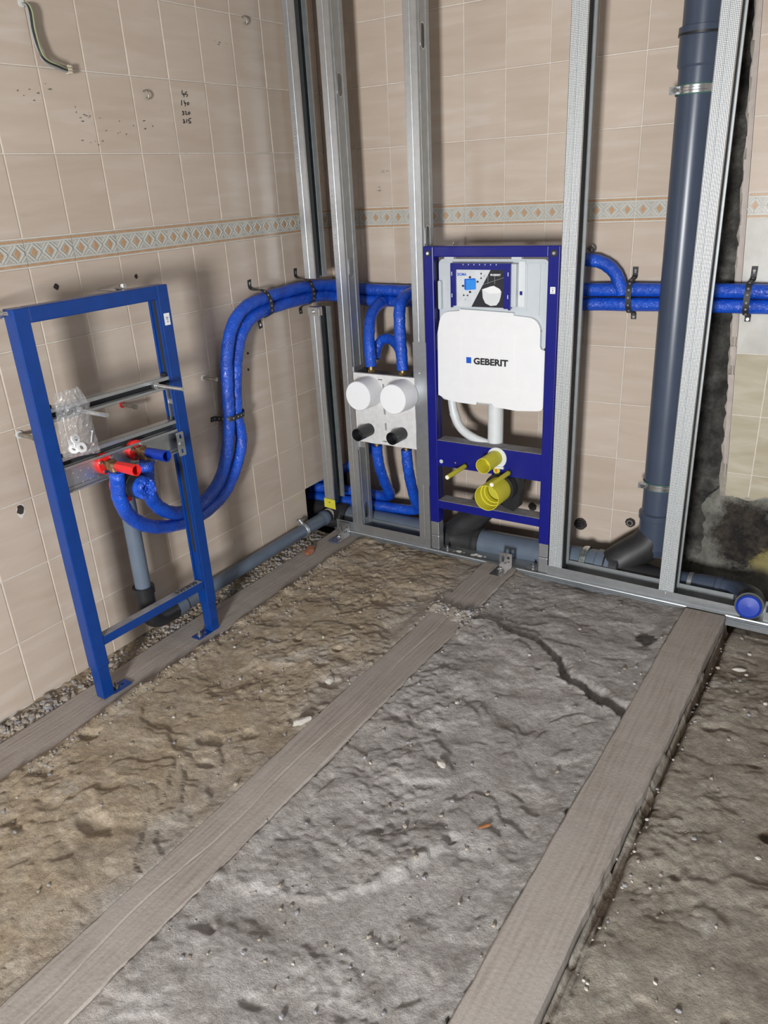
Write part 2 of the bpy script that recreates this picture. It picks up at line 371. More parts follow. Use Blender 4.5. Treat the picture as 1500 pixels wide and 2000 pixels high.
def spline(pts, sub=10):
    P = [V3(p) for p in pts]
    if len(P) == 2: return [P[0].lerp(P[1], i/sub) for i in range(sub+1)]
    P = [P[0]*2-P[1]] + P + [P[-1]*2-P[-2]]; out = []
    for i in range(1, len(P)-2):
        p0, p1, p2, p3 = P[i-1:i+3]
        # centripetal-like: limit tangents by neighbouring chord
        d = (p2-p1).length
        t1 = (p2-p0); t2 = (p3-p1)
        t1 = t1.normalized()*d; t2 = t2.normalized()*d
        for k in range(sub):
            t = k/sub
            h = (2*t**3-3*t*t+1, t**3-2*t*t+t, -2*t**3+3*t*t, t**3-t*t)
            out.append(p1*h[0]+t1*h[1]+p2*h[2]+t2*h[3])
    out.append(P[-2]); return out
def tag(o, label=None, cat=None, group=None, kind=None):
    if label: o['label'] = label
    if cat: o['category'] = cat
    if group: o['group'] = group
    if kind: o['kind'] = kind
    return o
def thing(name, loc, label, cat, group=None):
    o = bpy.data.objects.new(name, None); COL.objects.link(o); o.location = loc
    o.empty_display_size = 0.05; ORIG[o.name] = V3(loc)
    return tag(o, label, cat, group)
def oval(cu, cz, w, h, n=16):
    r = w/2; out = []
    for i in range(n):
        a = 2*PI*i/n; out.append((cu+r*math.cos(a), cz+r*math.sin(a)+(h/2-r)*(1 if math.sin(a) > 0 else -1)))
    return out
def circ(cu, cz, r, n=14): return [(cu+r*math.cos(2*PI*i/n), cz+r*math.sin(2*PI*i/n)) for i in range(n)]
def rect(a, b, c, d): return [(a, c), (b, c), (b, d), (a, d)]
def rrect(u0, u1, z0, z1, r, n=5):
    out = []
    for cx, cz, a0 in ((u1-r, z0+r, -PI/2), (u1-r, z1-r, 0), (u0+r, z1-r, PI/2), (u0+r, z0+r, PI)):
        for i in range(n+1):
            a = a0+PI/2*i/n; out.append((cx+r*math.cos(a), cz+r*math.sin(a)))
    return out
def text(name, body, size, T, mat, parent, off=0.0, sx=1.0, ext=0.0006):
    """T(u, z, t) -> world; the lettering runs along u with its height along z"""
    cu = bpy.data.curves.new(name, 'FONT'); cu.body = body; cu.size = size; cu.offset = off; cu.resolution_u = 3
    to = bpy.data.objects.new(name+'_src', cu); COL.objects.link(to)
    dg = bpy.context.evaluated_depsgraph_get(); me = bpy.data.meshes.new_from_object(to.evaluated_get(dg))
    bpy.data.objects.remove(to); bpy.data.curves.remove(cu)
    mb = MB(); mb.add([T(v.co.x*sx, v.co.y, ext) for v in me.vertices], [tuple(p.vertices) for p in me.polygons])
    bpy.data.meshes.remove(me)
    return mb.build(name, mat, parent, normals=False)

# coordinate frames -------------------------------------------------
PA = math.atan(0.025); PCo, PSi = math.cos(PA), math.sin(PA)
def P(u, v, z):          # partition: u along it, v out of it towards the room
    return (u*PCo - v*PSi, -0.26 - u*PSi - v*PCo, z)
def PT(u, z, t): return P(u, t, z)
FA = math.atan(0.04); FC, FS = math.cos(FA), math.sin(FA)
def F(s, h, z):          # basin frame: s along the left wall, h out of it
    return (0.2 + s*FS + h*FC, -1.6 + s*FC - h*FS, z)
def FT(u, z, t): return F(u, t, z)
def LT(u, z, t): return (t, u, z)      # left wall: u = world y
def BT(u, z, t): return (u, -t, z)     # back wall: u = world x

# ------------------------------------------------------------------ floor
def vnoise(X, Y, cell, seed):
    r = np.random.RandomState(seed); G = r.rand(97, 97)
    gx = X/cell; gy = Y/cell
    ix = np.floor(gx).astype(int); iy = np.floor(gy).astype(int); fx = gx-ix; fy = gy-iy
    fx = fx*fx*(3-2*fx); fy = fy*fy*(3-2*fy)
    g = lambda a, c: G[a % 97, c % 97]
    return (g(ix, iy)*(1-fx)+g(ix+1, iy)*fx)*(1-fy)+(g(ix, iy+1)*(1-fx)+g(ix+1, iy+1)*fx)*fy
def fbm(X, Y, cell, seed, octv=4, gain=0.5):
    a = 1.0; s_ = 0; tot = 0
    for k in range(octv):
        s_ = s_+a*vnoise(X+13.7*k, Y-7.3*k, cell/2**k, seed+k); tot += a; a *= gain
    return s_/tot
def sstep(x, a, b_):
    t = np.clip((x-a)/(b_-a), 0, 1); return t*t*(3-2*t)
def seg_dist(X, Y, pts):
    D = np.full(X.shape, 9.0); Sg = np.zeros(X.shape); Tt = np.zeros(X.shape); n = len(pts)-1
    for i in range(n):
        (ax, ay), (bx, by) = pts[i], pts[i+1]; dx, dy = bx-ax, by-ay; l2 = dx*dx+dy*dy
        t = np.clip(((X-ax)*dx+(Y-ay)*dy)/l2, 0, 1); d = np.hypot(X-ax-t*dx, Y-ay-t*dy)
        sg = np.sign((X-ax)*dy-(Y-ay)*dx); mk = d < D
        D = np.where(mk, d, D); Sg = np.where(mk, sg, Sg); Tt = np.where(mk, (i+t)/n, Tt)
    return D, Sg, Tt
xs = np.concatenate([np.arange(-0.02, 2.15, 0.0052), np.arange(2.15, 3.11, 0.04)])
ys = np.concatenate([np.arange(-4.52, -2.45, 0.04), np.arange(-2.45, 0.06, 0.0052)])
X, Y = np.meshgrid(xs, ys)
big = fbm(X, Y, 0.42, 3, 4); med = fbm(X, Y, 0.13, 11, 4, 0.55); sml = fbm(X, Y, 0.035, 23, 3, 0.6)
wx = X+0.05*(fbm(X, Y, 0.12, 31)-0.5)*2; wy = Y+0.05*(fbm(X, Y, 0.12, 41)-0.5)*2
ter = fbm(wx*0.8+wy*0.25, wy, 0.26, 57, 3)*6.0          # broken plates: terraces with ragged scarps
st = np.floor(ter)+sstep(ter-np.floor(ter), 0.0, 0.07)
ter2 = fbm(wx*0.9-wy*0.3, wy*1.4, 0.11, 63, 3)*5.0
st2 = np.floor(ter2)+sstep(ter2-np.floor(ter2), 0.0, 0.10)
tiny = fbm(X, Y, 0.013, 29, 2, 0.6)
rough = sstep(fbm(X, Y, 0.33, 71, 3), 0.45, 0.62)       # pebbly patches between smooth trowelled ones
D0, _a, _b = seg_dist(X, Y, [(1.00, -1.05), (1.08, -1.30), (1.20, -1.55), (1.29, -1.80), (1.36, -2.15)])
rough = np.where((X > 0.97) & (X < 1.56), 0.45*rough, rough)
rough = np.clip(rough+1.25*np.exp(-(D0/0.085)**2)*(0.4+fbm(X, Y, 0.08, 171, 3)), 0, 1.3)
mk = sstep(fbm(X, Y, 0.20, 131, 3), 0.40, 0.60); mk2 = sstep(fbm(X, Y, 0.13, 151, 3), 0.42, 0.58)
H = 0.006 + 0.010*(big-0.5) + 0.005*(med-0.5) + 0.0048*(mk*st+(1-mk)*ter-3.0) + 0.0026*(mk2*st2+(1-mk2)*ter2-2.5) + (0.0012+0.009*rough)*(sml-0.5) + (0.0010+0.0050*rough)*(tiny-0.5)
pits = fbm(X, Y, 0.075, 90, 2)
H -= 0.016*sstep(pits, 0.80, 0.92)
lump = fbm(X, Y, 0.022, 97, 2); H += 0.005*sstep(lump, 0.80, 0.93)*rough
# footprints-like dents and the cement scarp
for cx, cy, r_, d_ in ((0.75, -1.22, 0.045, 0.018), (0.79, -1.40, 0.05, 0.018), (0.61, -1.575, 0.05, 0.022), (0.69, -1.51, 0.035, 0.018),
                       (0.67, -1.66, 0.03, 0.016), (0.62, -0.72, 0.05, 0.014), (0.74, -0.62, 0.05, 0.022), (1.33, -1.12, 0.04, 0.012), (0.60, -1.95, 0.06, 0.014)):
    dd = np.hypot((X-cx)*(1+0.5*(med-0.5)), (Y-cy)*1.5)/r_
    H -= d_*(1-sstep(dd+0.5*(sml-0.5), 0.35, 1.0))
D, Sg, Tt = seg_dist(X+0.012*(med-0.5)*4, Y+0.012*(sml-0.5)*4, [(0.955, -1.945), (1.05, -1.905), (1.124, -1.894), (1.178, -1.878), (1.25, -1.80), (1.30, -1.70)])
H += np.where(Sg > 0, -1, 1)*0.009*np.exp(-(D/0.13)**2)*sstep(D, 0.0, 0.012)
D, Sg, Tt = seg_dist(X+0.02*(med-0.5)*2, Y+0.02*(sml-0.5)*2, [(0.950, -0.70), (1.024, -0.675), (1.116, -0.719), (1.211, -0.74), (1.289, -0.814), (1.337, -0.88), (1.399, -0.905), (1.462, -0.94), (1.55, -0.985)])
cw = 0.006+0.034*Tt
far = (Sg < 0)
CRK = np.where(far, 0.052*(1-sstep(D, cw*0.3, cw*1.7))*(0.45+0.55*Tt), 0.046*(1-sstep(D, 0.0, 0.006))*(0.35+0.65*Tt))
H += np.where(far, 0.0, 0.008*np.exp(-(D/0.12)**2))
# zones between the battens
H = np.where(X < 0.09, -0.012+0.45*(H-0.006)+0.008*(sml-0.5), H)
H += 0.012*np.exp(-((X-0.275)/0.025)**2)*(0.4+med)
H -= np.where(X > 1.69, 0.018, 0)
def plank_edges(y): return None
AL, AR = 0.818, 0.952
BL = 1.552+0.0122*(Y+0.7); BR = BL+0.1275
und = ((X > 0.092) & (X < 0.247)) | ((X > AL) & (X < AR)) | ((X > BL) & (X < BR))
cover = np.maximum(0.034*np.exp(-((Y+0.68+0.12*(med-0.5))/0.085)**2)*(0.55+0.9*med), 0)*((X > AL-0.02) & (X < AR+0.02))   # rubble lying across the middle batten
jit = 0.016*(fbm(X, Y, 0.09, 201, 4, 0.6)-0.42)
flush = np.zeros_like(X)
for e, tp, sg in ((AL, 0.021, 1), (AR, 0.021, -1), (BL, 0.027, 1)):
    flush = np.maximum(flush, np.exp(-((X-e)/0.06)**2)*(tp-0.0055+0.016*(fbm(X, Y, 0.10, 211, 3)-0.42)+0.004*(tiny-0.5)))
H = np.where((X > 0.30) & (X < 1.60), np.maximum(H+0.004, flush), H)
und = ((X > 0.092) & (X < 0.247)) | ((X > AL+jit) & (X < AR-jit)) | ((X > BL+jit) & (X < BR))
H = np.where(und, np.minimum(H, -0.02), H)
H = np.where((X > AL-0.01) & (X < AR+0.01), np.maximum(H, cover+0.001*(sml-0.5)-0.004), H)
gap = np.exp(-((X-BR-0.012)/0.011)**2)
H -= 0.032*gap*(X > BR-0.004)
H -= CRK*(X < BL+0.004)*(X > AR)
# dug-out strip behind the partition
pl = Y+0.255+0.025*X
H = np.where(pl > 0, -0.062+0.4*(H-0.006), H-0.006*sstep(pl, -0.10, 0.0))
H = np.clip(H, -0.10, 0.045)
ny, nx = X.shape
me = bpy.data.meshes.new('floor')
co = np.stack([X, Y, H], -1).reshape(-1, 3).astype(np.float32)
idx = np.arange(nx*ny).reshape(ny, nx)
q = np.stack([idx[:-1, :-1], idx[:-1, 1:], idx[1:, 1:], idx[1:, :-1]], -1).reshape(-1, 4)
me.vertices.add(len(co)); me.vertices.foreach_set('co', co.ravel())
me.loops.add(q.size); me.loops.foreach_set('vertex_index', q.ravel().astype(np.int32))
me.polygons.add(len(q)); me.polygons.foreach_set('loop_start', np.arange(0, q.size, 4, dtype=np.int32)); me.polygons.foreach_set('loop_total', np.full(len(q), 4, np.int32))
me.polygons.foreach_set('use_smooth', np.ones(len(q), bool))
me.update(calc_edges=True); me.validate()
me.materials.append(M['screed'])
floor = bpy.data.objects.new('floor', me); COL.objects.link(floor); ORIG['floor'] = Vector()
tag(floor, 'rough broken cement screed floor with sand and dirt', kind='structure')
def fh(x, y):
    return float(H[np.clip(np.searchsorted(ys, y), 0, ny-1), np.clip(np.searchsorted(xs, x), 0, nx-1)])
def plank(edgeL, edgeR, y0, y1, top, seed, label, split=0.0022):
    mb = MB(); n = 90; r = random.Random(seed); prof = []
    for k in range(n+1):
        y = y0+(y1-y0)*k/n
        a, c = edgeL(y)+r.uniform(-1, 1)*0.0012, edgeR(y)+r.uniform(-1, 1)*0.0018
        z = top+0.003*math.sin(k*0.21+seed)+r.uniform(-1, 1)*0.0004
        prof.append([(a, y, z-0.05), (a, y, z-0.004), (a+0.004, y, z), ((a+c)/2-0.004+(0.008*math.sin(k*0.13)+0.006*math.sin(k*0.41+seed)), y, z+0.0006*(split > 0.001)),
                     ((a+c)/2+(0.008*math.sin(k*0.13)+0.006*math.sin(k*0.41+seed))+0.001, y, z-split), ((a+c)/2+0.004+(0.008*math.sin(k*0.13)+0.006*math.sin(k*0.41+seed)), y, z+0.0006*(split > 0.001)), (c-0.004, y, z), (c, y, z-0.005), (c, y, z-0.05)])
    mm = len(prof[0])
    vs = [p for pr in prof for p in pr]; fs = []
    for k in range(n):
        for i in range(mm-1): fs.append((k*mm+i, k*mm+i+1, (k+1)*mm+i+1, (k+1)*mm+i))
    fs.append(tuple(range(mm))); fs.append(tuple(range(n*mm, n*mm+mm))[::-1])
    mb.add(vs, fs)
    o = mb.build('plank', 'wood', floor); o['label'] = label; return o
plank(lambda y: 0.092, lambda y: 0.247, -3.3, -0.21, 0.0, 1, 'dusty wooden floor batten along the basin wall', 0.0006)
plank(lambda y: AL, lambda y: AR, -3.3, -0.30, 0.021, 2, 'dusty wooden floor batten in the middle of the floor')
plank(lambda y: 1.552+0.0122*(y+0.7), lambda y: 1.6795+0.0122*(y+0.7), -3.3, -0.33, 0.027, 3, 'thick wooden floor batten with an exposed dark edge', 0.0)

# gravel along the wall and crumbs over the screed: uncountable
def pebbles(name, spots, mats, label, seed):
    r = random.Random(seed); mb = MB()
    t_ = (1+5**0.5)/2
    ico = [(-1, t_, 0), (1, t_, 0), (-1, -t_, 0), (1, -t_, 0), (0, -1, t_), (0, 1, t_), (0, -1, -t_), (0, 1, -t_), (t_, 0, -1), (t_, 0, 1), (-t_, 0, -1), (-t_, 0, 1)]
    icf = [(0, 11, 5), (0, 5, 1), (0, 1, 7), (0, 7, 10), (0, 10, 11), (1, 5, 9), (5, 11, 4), (11, 10, 2), (10, 7, 6), (7, 1, 8), (3, 9, 4), (3, 4, 2), (3, 2, 6), (3, 6, 8), (3, 8, 9), (4, 9, 5), (2, 4, 11), (6, 2, 10), (8, 6, 7), (9, 8, 1)]
    for x, y, sz in spots:
        s_ = sz/1.9; sx, sy, sz_ = s_*r.uniform(0.7, 1.3), s_*r.uniform(0.7, 1.3), s_*r.uniform(0.5, 0.9); a = r.uniform(0, 6.28); z = fh(x, y)+sz_*0.5
        ca, sa = math.cos(a), math.sin(a); vs = []
        for p in ico:
            k = r.uniform(0.75, 1.2); px, py, pz = p[0]*sx*k/1.5, p[1]*sy*k/1.5, p[2]*sz_*k/1.5
            vs.append((x+px*ca-py*sa, y+px*sa+py*ca, z+pz))
        mb.add(vs, icf, r.randrange(len(mats)))
    o = mb.build(name, mats, None, normals=False)
    return tag(o, label, 'rubble', kind='stuff')
r = random.Random(5); sp = []
for _ in range(900):
    y = -0.3-1.9*r.random(); x = 0.012+0.075*r.random()**0.8; sp.append((x, y, r.uniform(0.004, 0.012)))
for _ in range(90):
    sp.append((0.015+0.06*r.random(), -1.95+0.32*r.random(), r.uniform(0.010, 0.022)))
for _ in range(260):
    y = -0.33-1.6*r.random(); sp.append((0.262+0.03*abs(r.gauss(0, 0.8)), y, r.uniform(0.003, 0.008)))
pebbles('gravel', sp, ['stone', 'dusty_top', 'stone'], 'loose grey gravel along the foot of the tiled basin wall', 5)
sp = []
for _ in range(900):
    x = 0.3+1.75*r.random(); y = -0.33-1.9*r.random()
    if rough[np.clip(np.searchsorted(ys, y), 0, ny-1), np.clip(np.searchsorted(xs, x), 0, nx-1)] > 0.35 or r.random() < 0.25: sp.append((x, y, r.choice((0.003, 0.004, 0.005, 0.007, 0.009))))
for _ in range(160): sp.append((0.80+0.17*r.random(), -0.68+r.gauss(0, 0.05), r.uniform(0.004, 0.011)))
for _ in range(40): sp.append((1.69+0.03*r.random(), -0.40-1.4*r.random(), r.uniform(0.003, 0.008)))
for _ in range(0): sp.append((1.085+r.gauss(0, 0.02), -2.06+r.gauss(0, 0.045), r.uniform(0.005, 0.012)))
pebbles('rubble', sp, ['stone', 'dusty_top', 'chip', 'stone', 'dusty_top', 'stone'], 'small crumbs of cement and stone scattered over the screed', 6)

# ------------------------------------------------------------------ walls
ZT, ZB, TH = 1.265, 1.1928, 0.20           # frieze top / bottom, tile height
rowsz = [(ZT+TH*i, ZT+TH*(i+1)) for i in range(6)] + [(ZB-TH*(i+1), ZB-TH*i) for i in range(6)]
ZTOP = ZT+TH*6
GAP = 0.0014
def tile_mesh(name, w_, h_, mat, T):
    """bevelled tile centred on 0; T maps (u, z, t)"""
    mb = MB(); a, c = w_/2-GAP, h_/2-GAP; bv = 0.0018
    def loop(i, t): return [T(-a+i, -c+i, t), T(a-i, -c+i, t), T(a-i, c-i, t), T(-a+i, c-i, t)]
    vs = loop(0, -0.008)+loop(0, -0.0013)+loop(bv, 0.0)
    fs = [(8, 9, 10, 11)]
    for k in (0, 4):
        for i in range(4): fs.append((k+i, k+(i+1) % 4, k+4+(i+1) % 4, k+4+i))
    mb.add(vs, fs); o = mb.build(name, mat, None); me_ = o.data; bpy.data.objects.remove(o); return me_
def frieze_mesh(name, w_, h_, T):
    mb = MB(); a, c = w_/2-GAP, h_/2-GAP
    def quad(pts, t0, t1, mat): mb.poly(pts, T, t0, t1, mat=mat)
    quad(rect(-a, a, -c, c), -0.008, 0.0, 0)
    for sgn in (1, -1):
        zz = [sgn*(c-0.002), sgn*(c-0.0075)]; quad(rect(-a, a, min(zz), max(zz)), 0, 0.0009, 2)
        zz = [sgn*(c-0.0095), sgn*(c-0.0125)]; quad(rect(-a, a, min(zz), max(zz)), 0, 0.0016, 1)
    hw = w_/6; hh = 0.0205
    def bar(p, q, t, th, mat):
        dx, dz = q[0]-p[0], q[1]-p[1]; l = math.hypot(dx, dz); nx_, nz_ = -dz/l*t/2, dx/l*t/2
        quad([(p[0]-nx_, p[1]-nz_), (q[0]-nx_, q[1]-nz_), (q[0]+nx_, q[1]+nz_), (p[0]+nx_, p[1]+nz_)], 0, th, mat)
    for k in (-1, 0, 1):
        x = k*w_/3
        quad([(x-0.0088, 0), (x, -0.0125), (x+0.0088, 0), (x, 0.0125)], 0, 0.0014, 2)
        e = hw*0.80
        for (p, q) in (((-e, 0), (0, hh)), ((0, hh), (e, 0)), ((e, 0), (0, -hh)), ((0, -hh), (-e, 0))):
            bar((x+p[0], p[1]), (x+q[0], q[1]), 0.0034, 0.0024, 1)
        for sx_ in (-1, 1):                       # half chevrons running on to the next diamond
            for sz_ in (-1, 1): bar((x+sx_*hw*0.99, sz_*0.0075), (x+sx_*hw*0.42, sz_*hh), 0.0024, 0.0018, 1)
    o = mb.build(name, ['frieze', 'frieze_line', 'frieze_orange'], None); me_ = o.data; bpy.data.objects.remove(o); return me_
def put(name, me_, loc, parent, label=None):
    o = bpy.data.objects.new(name, me_); COL.objects.link(o); o.parent = parent; o.location = loc
    if label: o['label'] = label
    return o

# left wall (x = 0), with the broken-out hole at the foot of the corner
HOLEY, HOLEZ = -0.309, 0.1928
mb = MB()
mb.box((-0.25, -4.65, -0.12), (-0.010, HOLEY, 2.60)); mb.box((-0.25, HOLEY, HOLEZ), (-0.010, 0.25, 2.60))
wl = mb.build('wall_left', 'adhesive'); tag(wl, 'beige tiled wall behind the blue basin frame', kind='structure')
mb = MB(); mb.poly([(-2.46, -0.007), (HOLEY, -0.007), (HOLEY, HOLEZ), (0, HOLEZ), (0, ZTOP), (-2.46, ZTOP)], LT, -0.012, -0.0022)
mb.build('grout', 'grout', wl)
mb = MB(); mb.box((-0.012, -4.65, -0.1), (-0.004, -2.46, 2.60)); mb.box((-0.012, -2.46, ZTOP), (-0.004, 0.0, 2.60)); mb.build('plaster', 'wall_plain', wl)
LW = 0.1533
tmL = tile_mesh('tile', LW, TH, 'tile', LT); fmL = frieze_mesh('frieze_tile', LW, ZT-ZB, LT)
for n in range(16):
    yc = -0.0019-LW*(n+0.5)
    for z0, z1 in rowsz:
        if n < 2 and z1 < 0.25: continue
        o = put('tile', tmL, (random.uniform(-0.0004, 0.0002), yc, (z0+z1)/2), wl)
        o.rotation_euler = (0, random.gauss(0, 0.0025), random.gauss(0, 0.003))
    put('frieze_tile', fmL, (0, yc, (ZT+ZB)/2), wl)
# inside of the hole, a dark cavity
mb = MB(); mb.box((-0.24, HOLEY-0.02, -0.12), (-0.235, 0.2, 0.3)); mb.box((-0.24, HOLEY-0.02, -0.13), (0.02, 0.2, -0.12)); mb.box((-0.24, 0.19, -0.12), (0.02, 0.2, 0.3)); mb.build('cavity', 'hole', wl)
# white render showing below the last tiles
mb = MB(); ol = [(-2.2, -0.10)]
rr = random.Random(3)
for k in range(15): ol.append((-2.2+0.66*k/14, -0.007+rr.uniform(-0.004, 0.002)))
ol.append((-1.545, -0.10)); ol = [ol[0]]+ol[1:][:]; ol2 = [ol[0], ol[-1]]+ol[1:-1][::-1]
mb.poly(ol2, LT, -0.012, -0.001); mb.build('render_strip', 'plaster', wl)

# back wall (y = 0), split by the dark vertical chase
def chL(z): return 1.432
def chR(z): return 1.589-0.0545*z
mb = MB()
mb.box((-0.25, 0.010, -0.12), (1.432, 0.25, 2.60)); mb.box((1.432, 0.075, -0.12), (3.3, 0.25, 2.60))
wb = mb.build('wall_back', 'hole'); tag(wb, 'beige tiled wall behind the metal stud partition', kind='structure')
mb = MB(); mb.box((0, 0.0022, -0.007), (1.432, 0.012, ZTOP)); mb.build('grout', 'grout', wb)
mb = MB(); mb.box((-0.0, 0.004, ZTOP), (3.1, 0.075, 2.60)); mb.build('plaster', 'wall_plain', wb)
BW = 0.1512
tmB = tile_mesh('tile', BW, TH, 'tile', BT); fmB = frieze_mesh('frieze_tile', BW, ZT-ZB, BT)
for k in range(9):
    xc = -0.0044+BW*(k+0.5)
    for z0, z1 in rowsz:
        o = put('tile', tmB, (xc, random.uniform(-0.0002, 0.0004), (z0+z1)/2), wb)
        o.rotation_euler = (random.gauss(0, 0.0025), 0, random.gauss(0, 0.003))
    put('frieze_tile', fmB, (xc, 0, (ZT+ZB)/2), wb)
def cut_tile(ol, mat, name='tile', t0=-0.008, t1=0.0, T=BT):
    mb = MB(); mb.poly(ol, T, t0, t1); return mb.build(name, mat, wb, bevel=0.0012)
for z0, z1 in rowsz:                       # cut strip up to the chase
    cut_tile(rect(-0.0044+BW*9+GAP, 1.430, z0+GAP, z1-GAP), 'tile')
cut_tile(rect(-0.0044+BW*9+GAP, 1.430, ZB+GAP, ZT-GAP), 'frieze', 'frieze_tile')
# chase: rough dark mortar set back from the tiles
def rough_sheet(name, x0, x1, z0, z1, y0, amp, cell, seed, mat, nx_=30, nz_=120):
    gx = np.linspace(x0, x1, nx_); gz = np.linspace(z0, z1, nz_); A, Bz = np.meshgrid(gx, gz)
    hh = fbm(A, Bz, cell, seed, 4, 0.6); mb = MB()
    vs = [(float(A[j, i]), float(y0-amp*(hh[j, i]-0.5)*2+(0.045*max(0.0, 1-(A[j, i]-x0)/0.07) if nx_ > 100 else 0)), float(Bz[j, i]) if (nx_ < 100 or A[j, i] > 1.575) else float(min(Bz[j, i], 0.335-(1.575-A[j, i])*1.3+0.10*(hh[j, i]-0.5)))) for j in range(nz_) for i in range(nx_)]
    fs = [(j*nx_+i, j*nx_+i+1, (j+1)*nx_+i+1, (j+1)*nx_+i) for j in range(nz_-1) for i in range(nx_-1)]
    mb.add(vs, fs, 0, True); return mb.build(name, mat, wb)
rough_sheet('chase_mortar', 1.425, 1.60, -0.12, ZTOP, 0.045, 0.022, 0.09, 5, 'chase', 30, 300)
rough_sheet('bare_mortar', 1.49, 3.12, -0.12, 0.42, 0.018, 0.010, 0.12, 8, 'mortar', 200, 70)
# backing of the tiles beyond the chase, ragged along the chase and the broken lower edge
rr = random.Random(12)
def brk(x):
    pts = [(1.50, 0.352), (1.544, 0.346), (1.560, 0.325), (1.576, 0.313), (1.641, 0.310), (1.689, 0.313), (1.72, 0.325), (1.80, 0.318), (1.9, 0.30), (2.1, 0.26), (2.4, 0.22), (3.2, 0.2)]
    for (a, za), (c, zc) in zip(pts[:-1], pts[1:]):
        if x <= c: return za+(zc-za)*(x-a)/(c-a)
    return 0.2
ol = []
zz = ZTOP
while zz > 0.36: ol.append((chR(zz)-0.004+rr.uniform(-0.006, 0.003), zz)); zz -= 0.022
lo = []
xx = 1.57
while xx < 3.1: lo.append((xx, brk(xx)-0.006+rr.uniform(-0.006, 0.003))); xx += 0.018
mb = MB(); mb.poly(ol+lo+[(3.1, ZTOP)], BT, -0.075, -0.0045); mb.build('adhesive', 'adhesive', wb)
lo2 = [(x_, brk(x_)+0.004) for x_ in (1.588, 1.62, 1.641, 1.689, 1.72, 1.80, 1.9, 2.1, 2.4, 3.1)]
mb = MB(); mb.poly([(chR(ZTOP)+0.016, ZTOP), (chR(0.36)+0.016, 0.36)]+lo2+[(3.1, ZTOP)], BT, -0.005, -0.0022); mb.build('grout', 'grout', wb)
colx = [None, 1.660, 1.811, 1.962, 2.113, 2.264, 2.415, 2.566]
for ci in range(7):
    for (z0, z1) in rowsz:
        if z1 < 0.41 and z1 < 0.2: continue
        x1 = colx[ci+1]-GAP
        a = z0+GAP; c = z1-GAP
        lx = (lambda z: chR(z)+0.017) if ci == 0 else (lambda z: colx[ci]+GAP)
        if a > 0.36: ol = [(lx(a), a), (x1, a), (x1, c), (lx(c), c)]
        else:
            x0 = lx(0.37); nb = 12
            ol = [(x0+(x1-x0)*k/nb, min(c-0.005, max(a, brk(x0+(x1-x0)*k/nb)+rr.uniform(-0.004, 0.004)))) for k in range(nb+1)]+[(x1, c), (lx(c), c)]
        cut_tile(ol, 'tile' if z0 > 1.2 else ('tile_dust_glare' if z0 > 0.75 else 'tile_dim'))
fm2 = frieze_mesh('frieze_tile', 0.151, ZT-ZB, BT)
for ci in range(1, 7): put('frieze_tile', fm2, (colx[ci]+0.0755, 0, (ZT+ZB)/2), wb)
fm3 = frieze_mesh('frieze_tile', 0.122, ZT-ZB, BT); put('frieze_tile', fm3, (1.660-0.061, 0, (ZT+ZB)/2), wb)
# slim edge trim beside the chase
mb = MB()
zs = [ZTOP-0.03*k for k in range(int((ZTOP-0.37)/0.03))]
for k in range(len(zs)-1):
    za, zc = zs[k], zs[k+1]; j0, j1 = (rr.uniform(-0.004, 0.003) for _ in range(2))
    if zc < 1.0 and rr.random() < 0.25: continue
    mb.poly([(chR(zc)+j0, zc), (chR(zc)+0.015, zc), (chR(za)+0.015, za), (chR(za)+j0, za)], BT, -0.01, 0.0035)
mb.build('edge_trim', 'trim', wb)
mb = MB(); mb.poly([(chR(0.38)+0.008, 0.38), (chR(0.38)+0.0115, 0.38), (chR(ZTOP)+0.0115, ZTOP), (chR(ZTOP)+0.008, ZTOP)], BT, 0.0, 0.0065); mb.build('trim_ridge', 'trim', wb)

# rest of the room: right wall with an added doorway, window wall, added shading wall, ceiling
mb = MB(); mb.box((3.1, -1.6, -0.12), (3.25, 0.25, 2.60)); mb.box((3.1, -4.65, -0.12), (3.25, -2.8, 2.60)); mb.box((3.1, -2.8, 2.12), (3.25, -1.6, 2.60))
wr = mb.build('wall_right', 'wall_plain'); tag(wr, 'plain plastered wall with a doorway opening added for fill light', kind='structure')
mb = MB(); mb.box((-0.25, WY-0.15, -0.12), (WX0, WY, 2.6)); mb.box((WX1, WY-0.15, -0.12), (3.25, WY, 2.6)); mb.box((WX0, WY-0.15, -0.12), (WX1, WY, WZ0)); mb.box((WX0, WY-0.15, WZ1), (WX1, WY, 2.6))
wf = mb.build('wall_outer', 'wall_plain'); tag(wf, 'plain plastered outer wall with a small window far behind the camera', kind='structure')
mb = MB(); SHADE_SILL = 0.28  # unseen wall added to hold window light off the near floor
mb.box((0.0, -3.45, -0.12), (3.1, -3.35, SHADE_SILL)); mb.box((0.0, -3.45, SHADE_SILL), (0.70, -3.35, 2.6)); mb.box((2.75, -3.45, SHADE_SILL), (3.1, -3.35, 2.6)); mb.box((0.70, -3.45, 2.05), (2.75, -3.35, 2.6))
o = mb.build('wall_blocker', 'wall_plain'); tag(o, 'unseen low wall with a wide opening, added behind the camera to shade the near floor', kind='structure')
mb = MB()
for a, c in (((WX0, WZ0), (WX0+0.05, WZ1)), ((WX1-0.05, WZ0), (WX1, WZ1)), ((WX0, WZ0), (WX1, WZ0+0.05)), ((WX0, WZ1-0.05), (WX1, WZ1))):
    mb.box((a[0], WY-0.10, a[1]), (c[0], WY-0.05, c[1]))
o = mb.build('window_1', 'white'); tag(o, 'white window frame in the wall behind the camera', kind='structure')
mb = MB(); mb.box((-0.25, -4.65, 2.60), (3.25, 0.25, 2.70)); o = mb.build('ceiling', 'ceiling'); tag(o, 'plain pale ceiling', kind='structure')

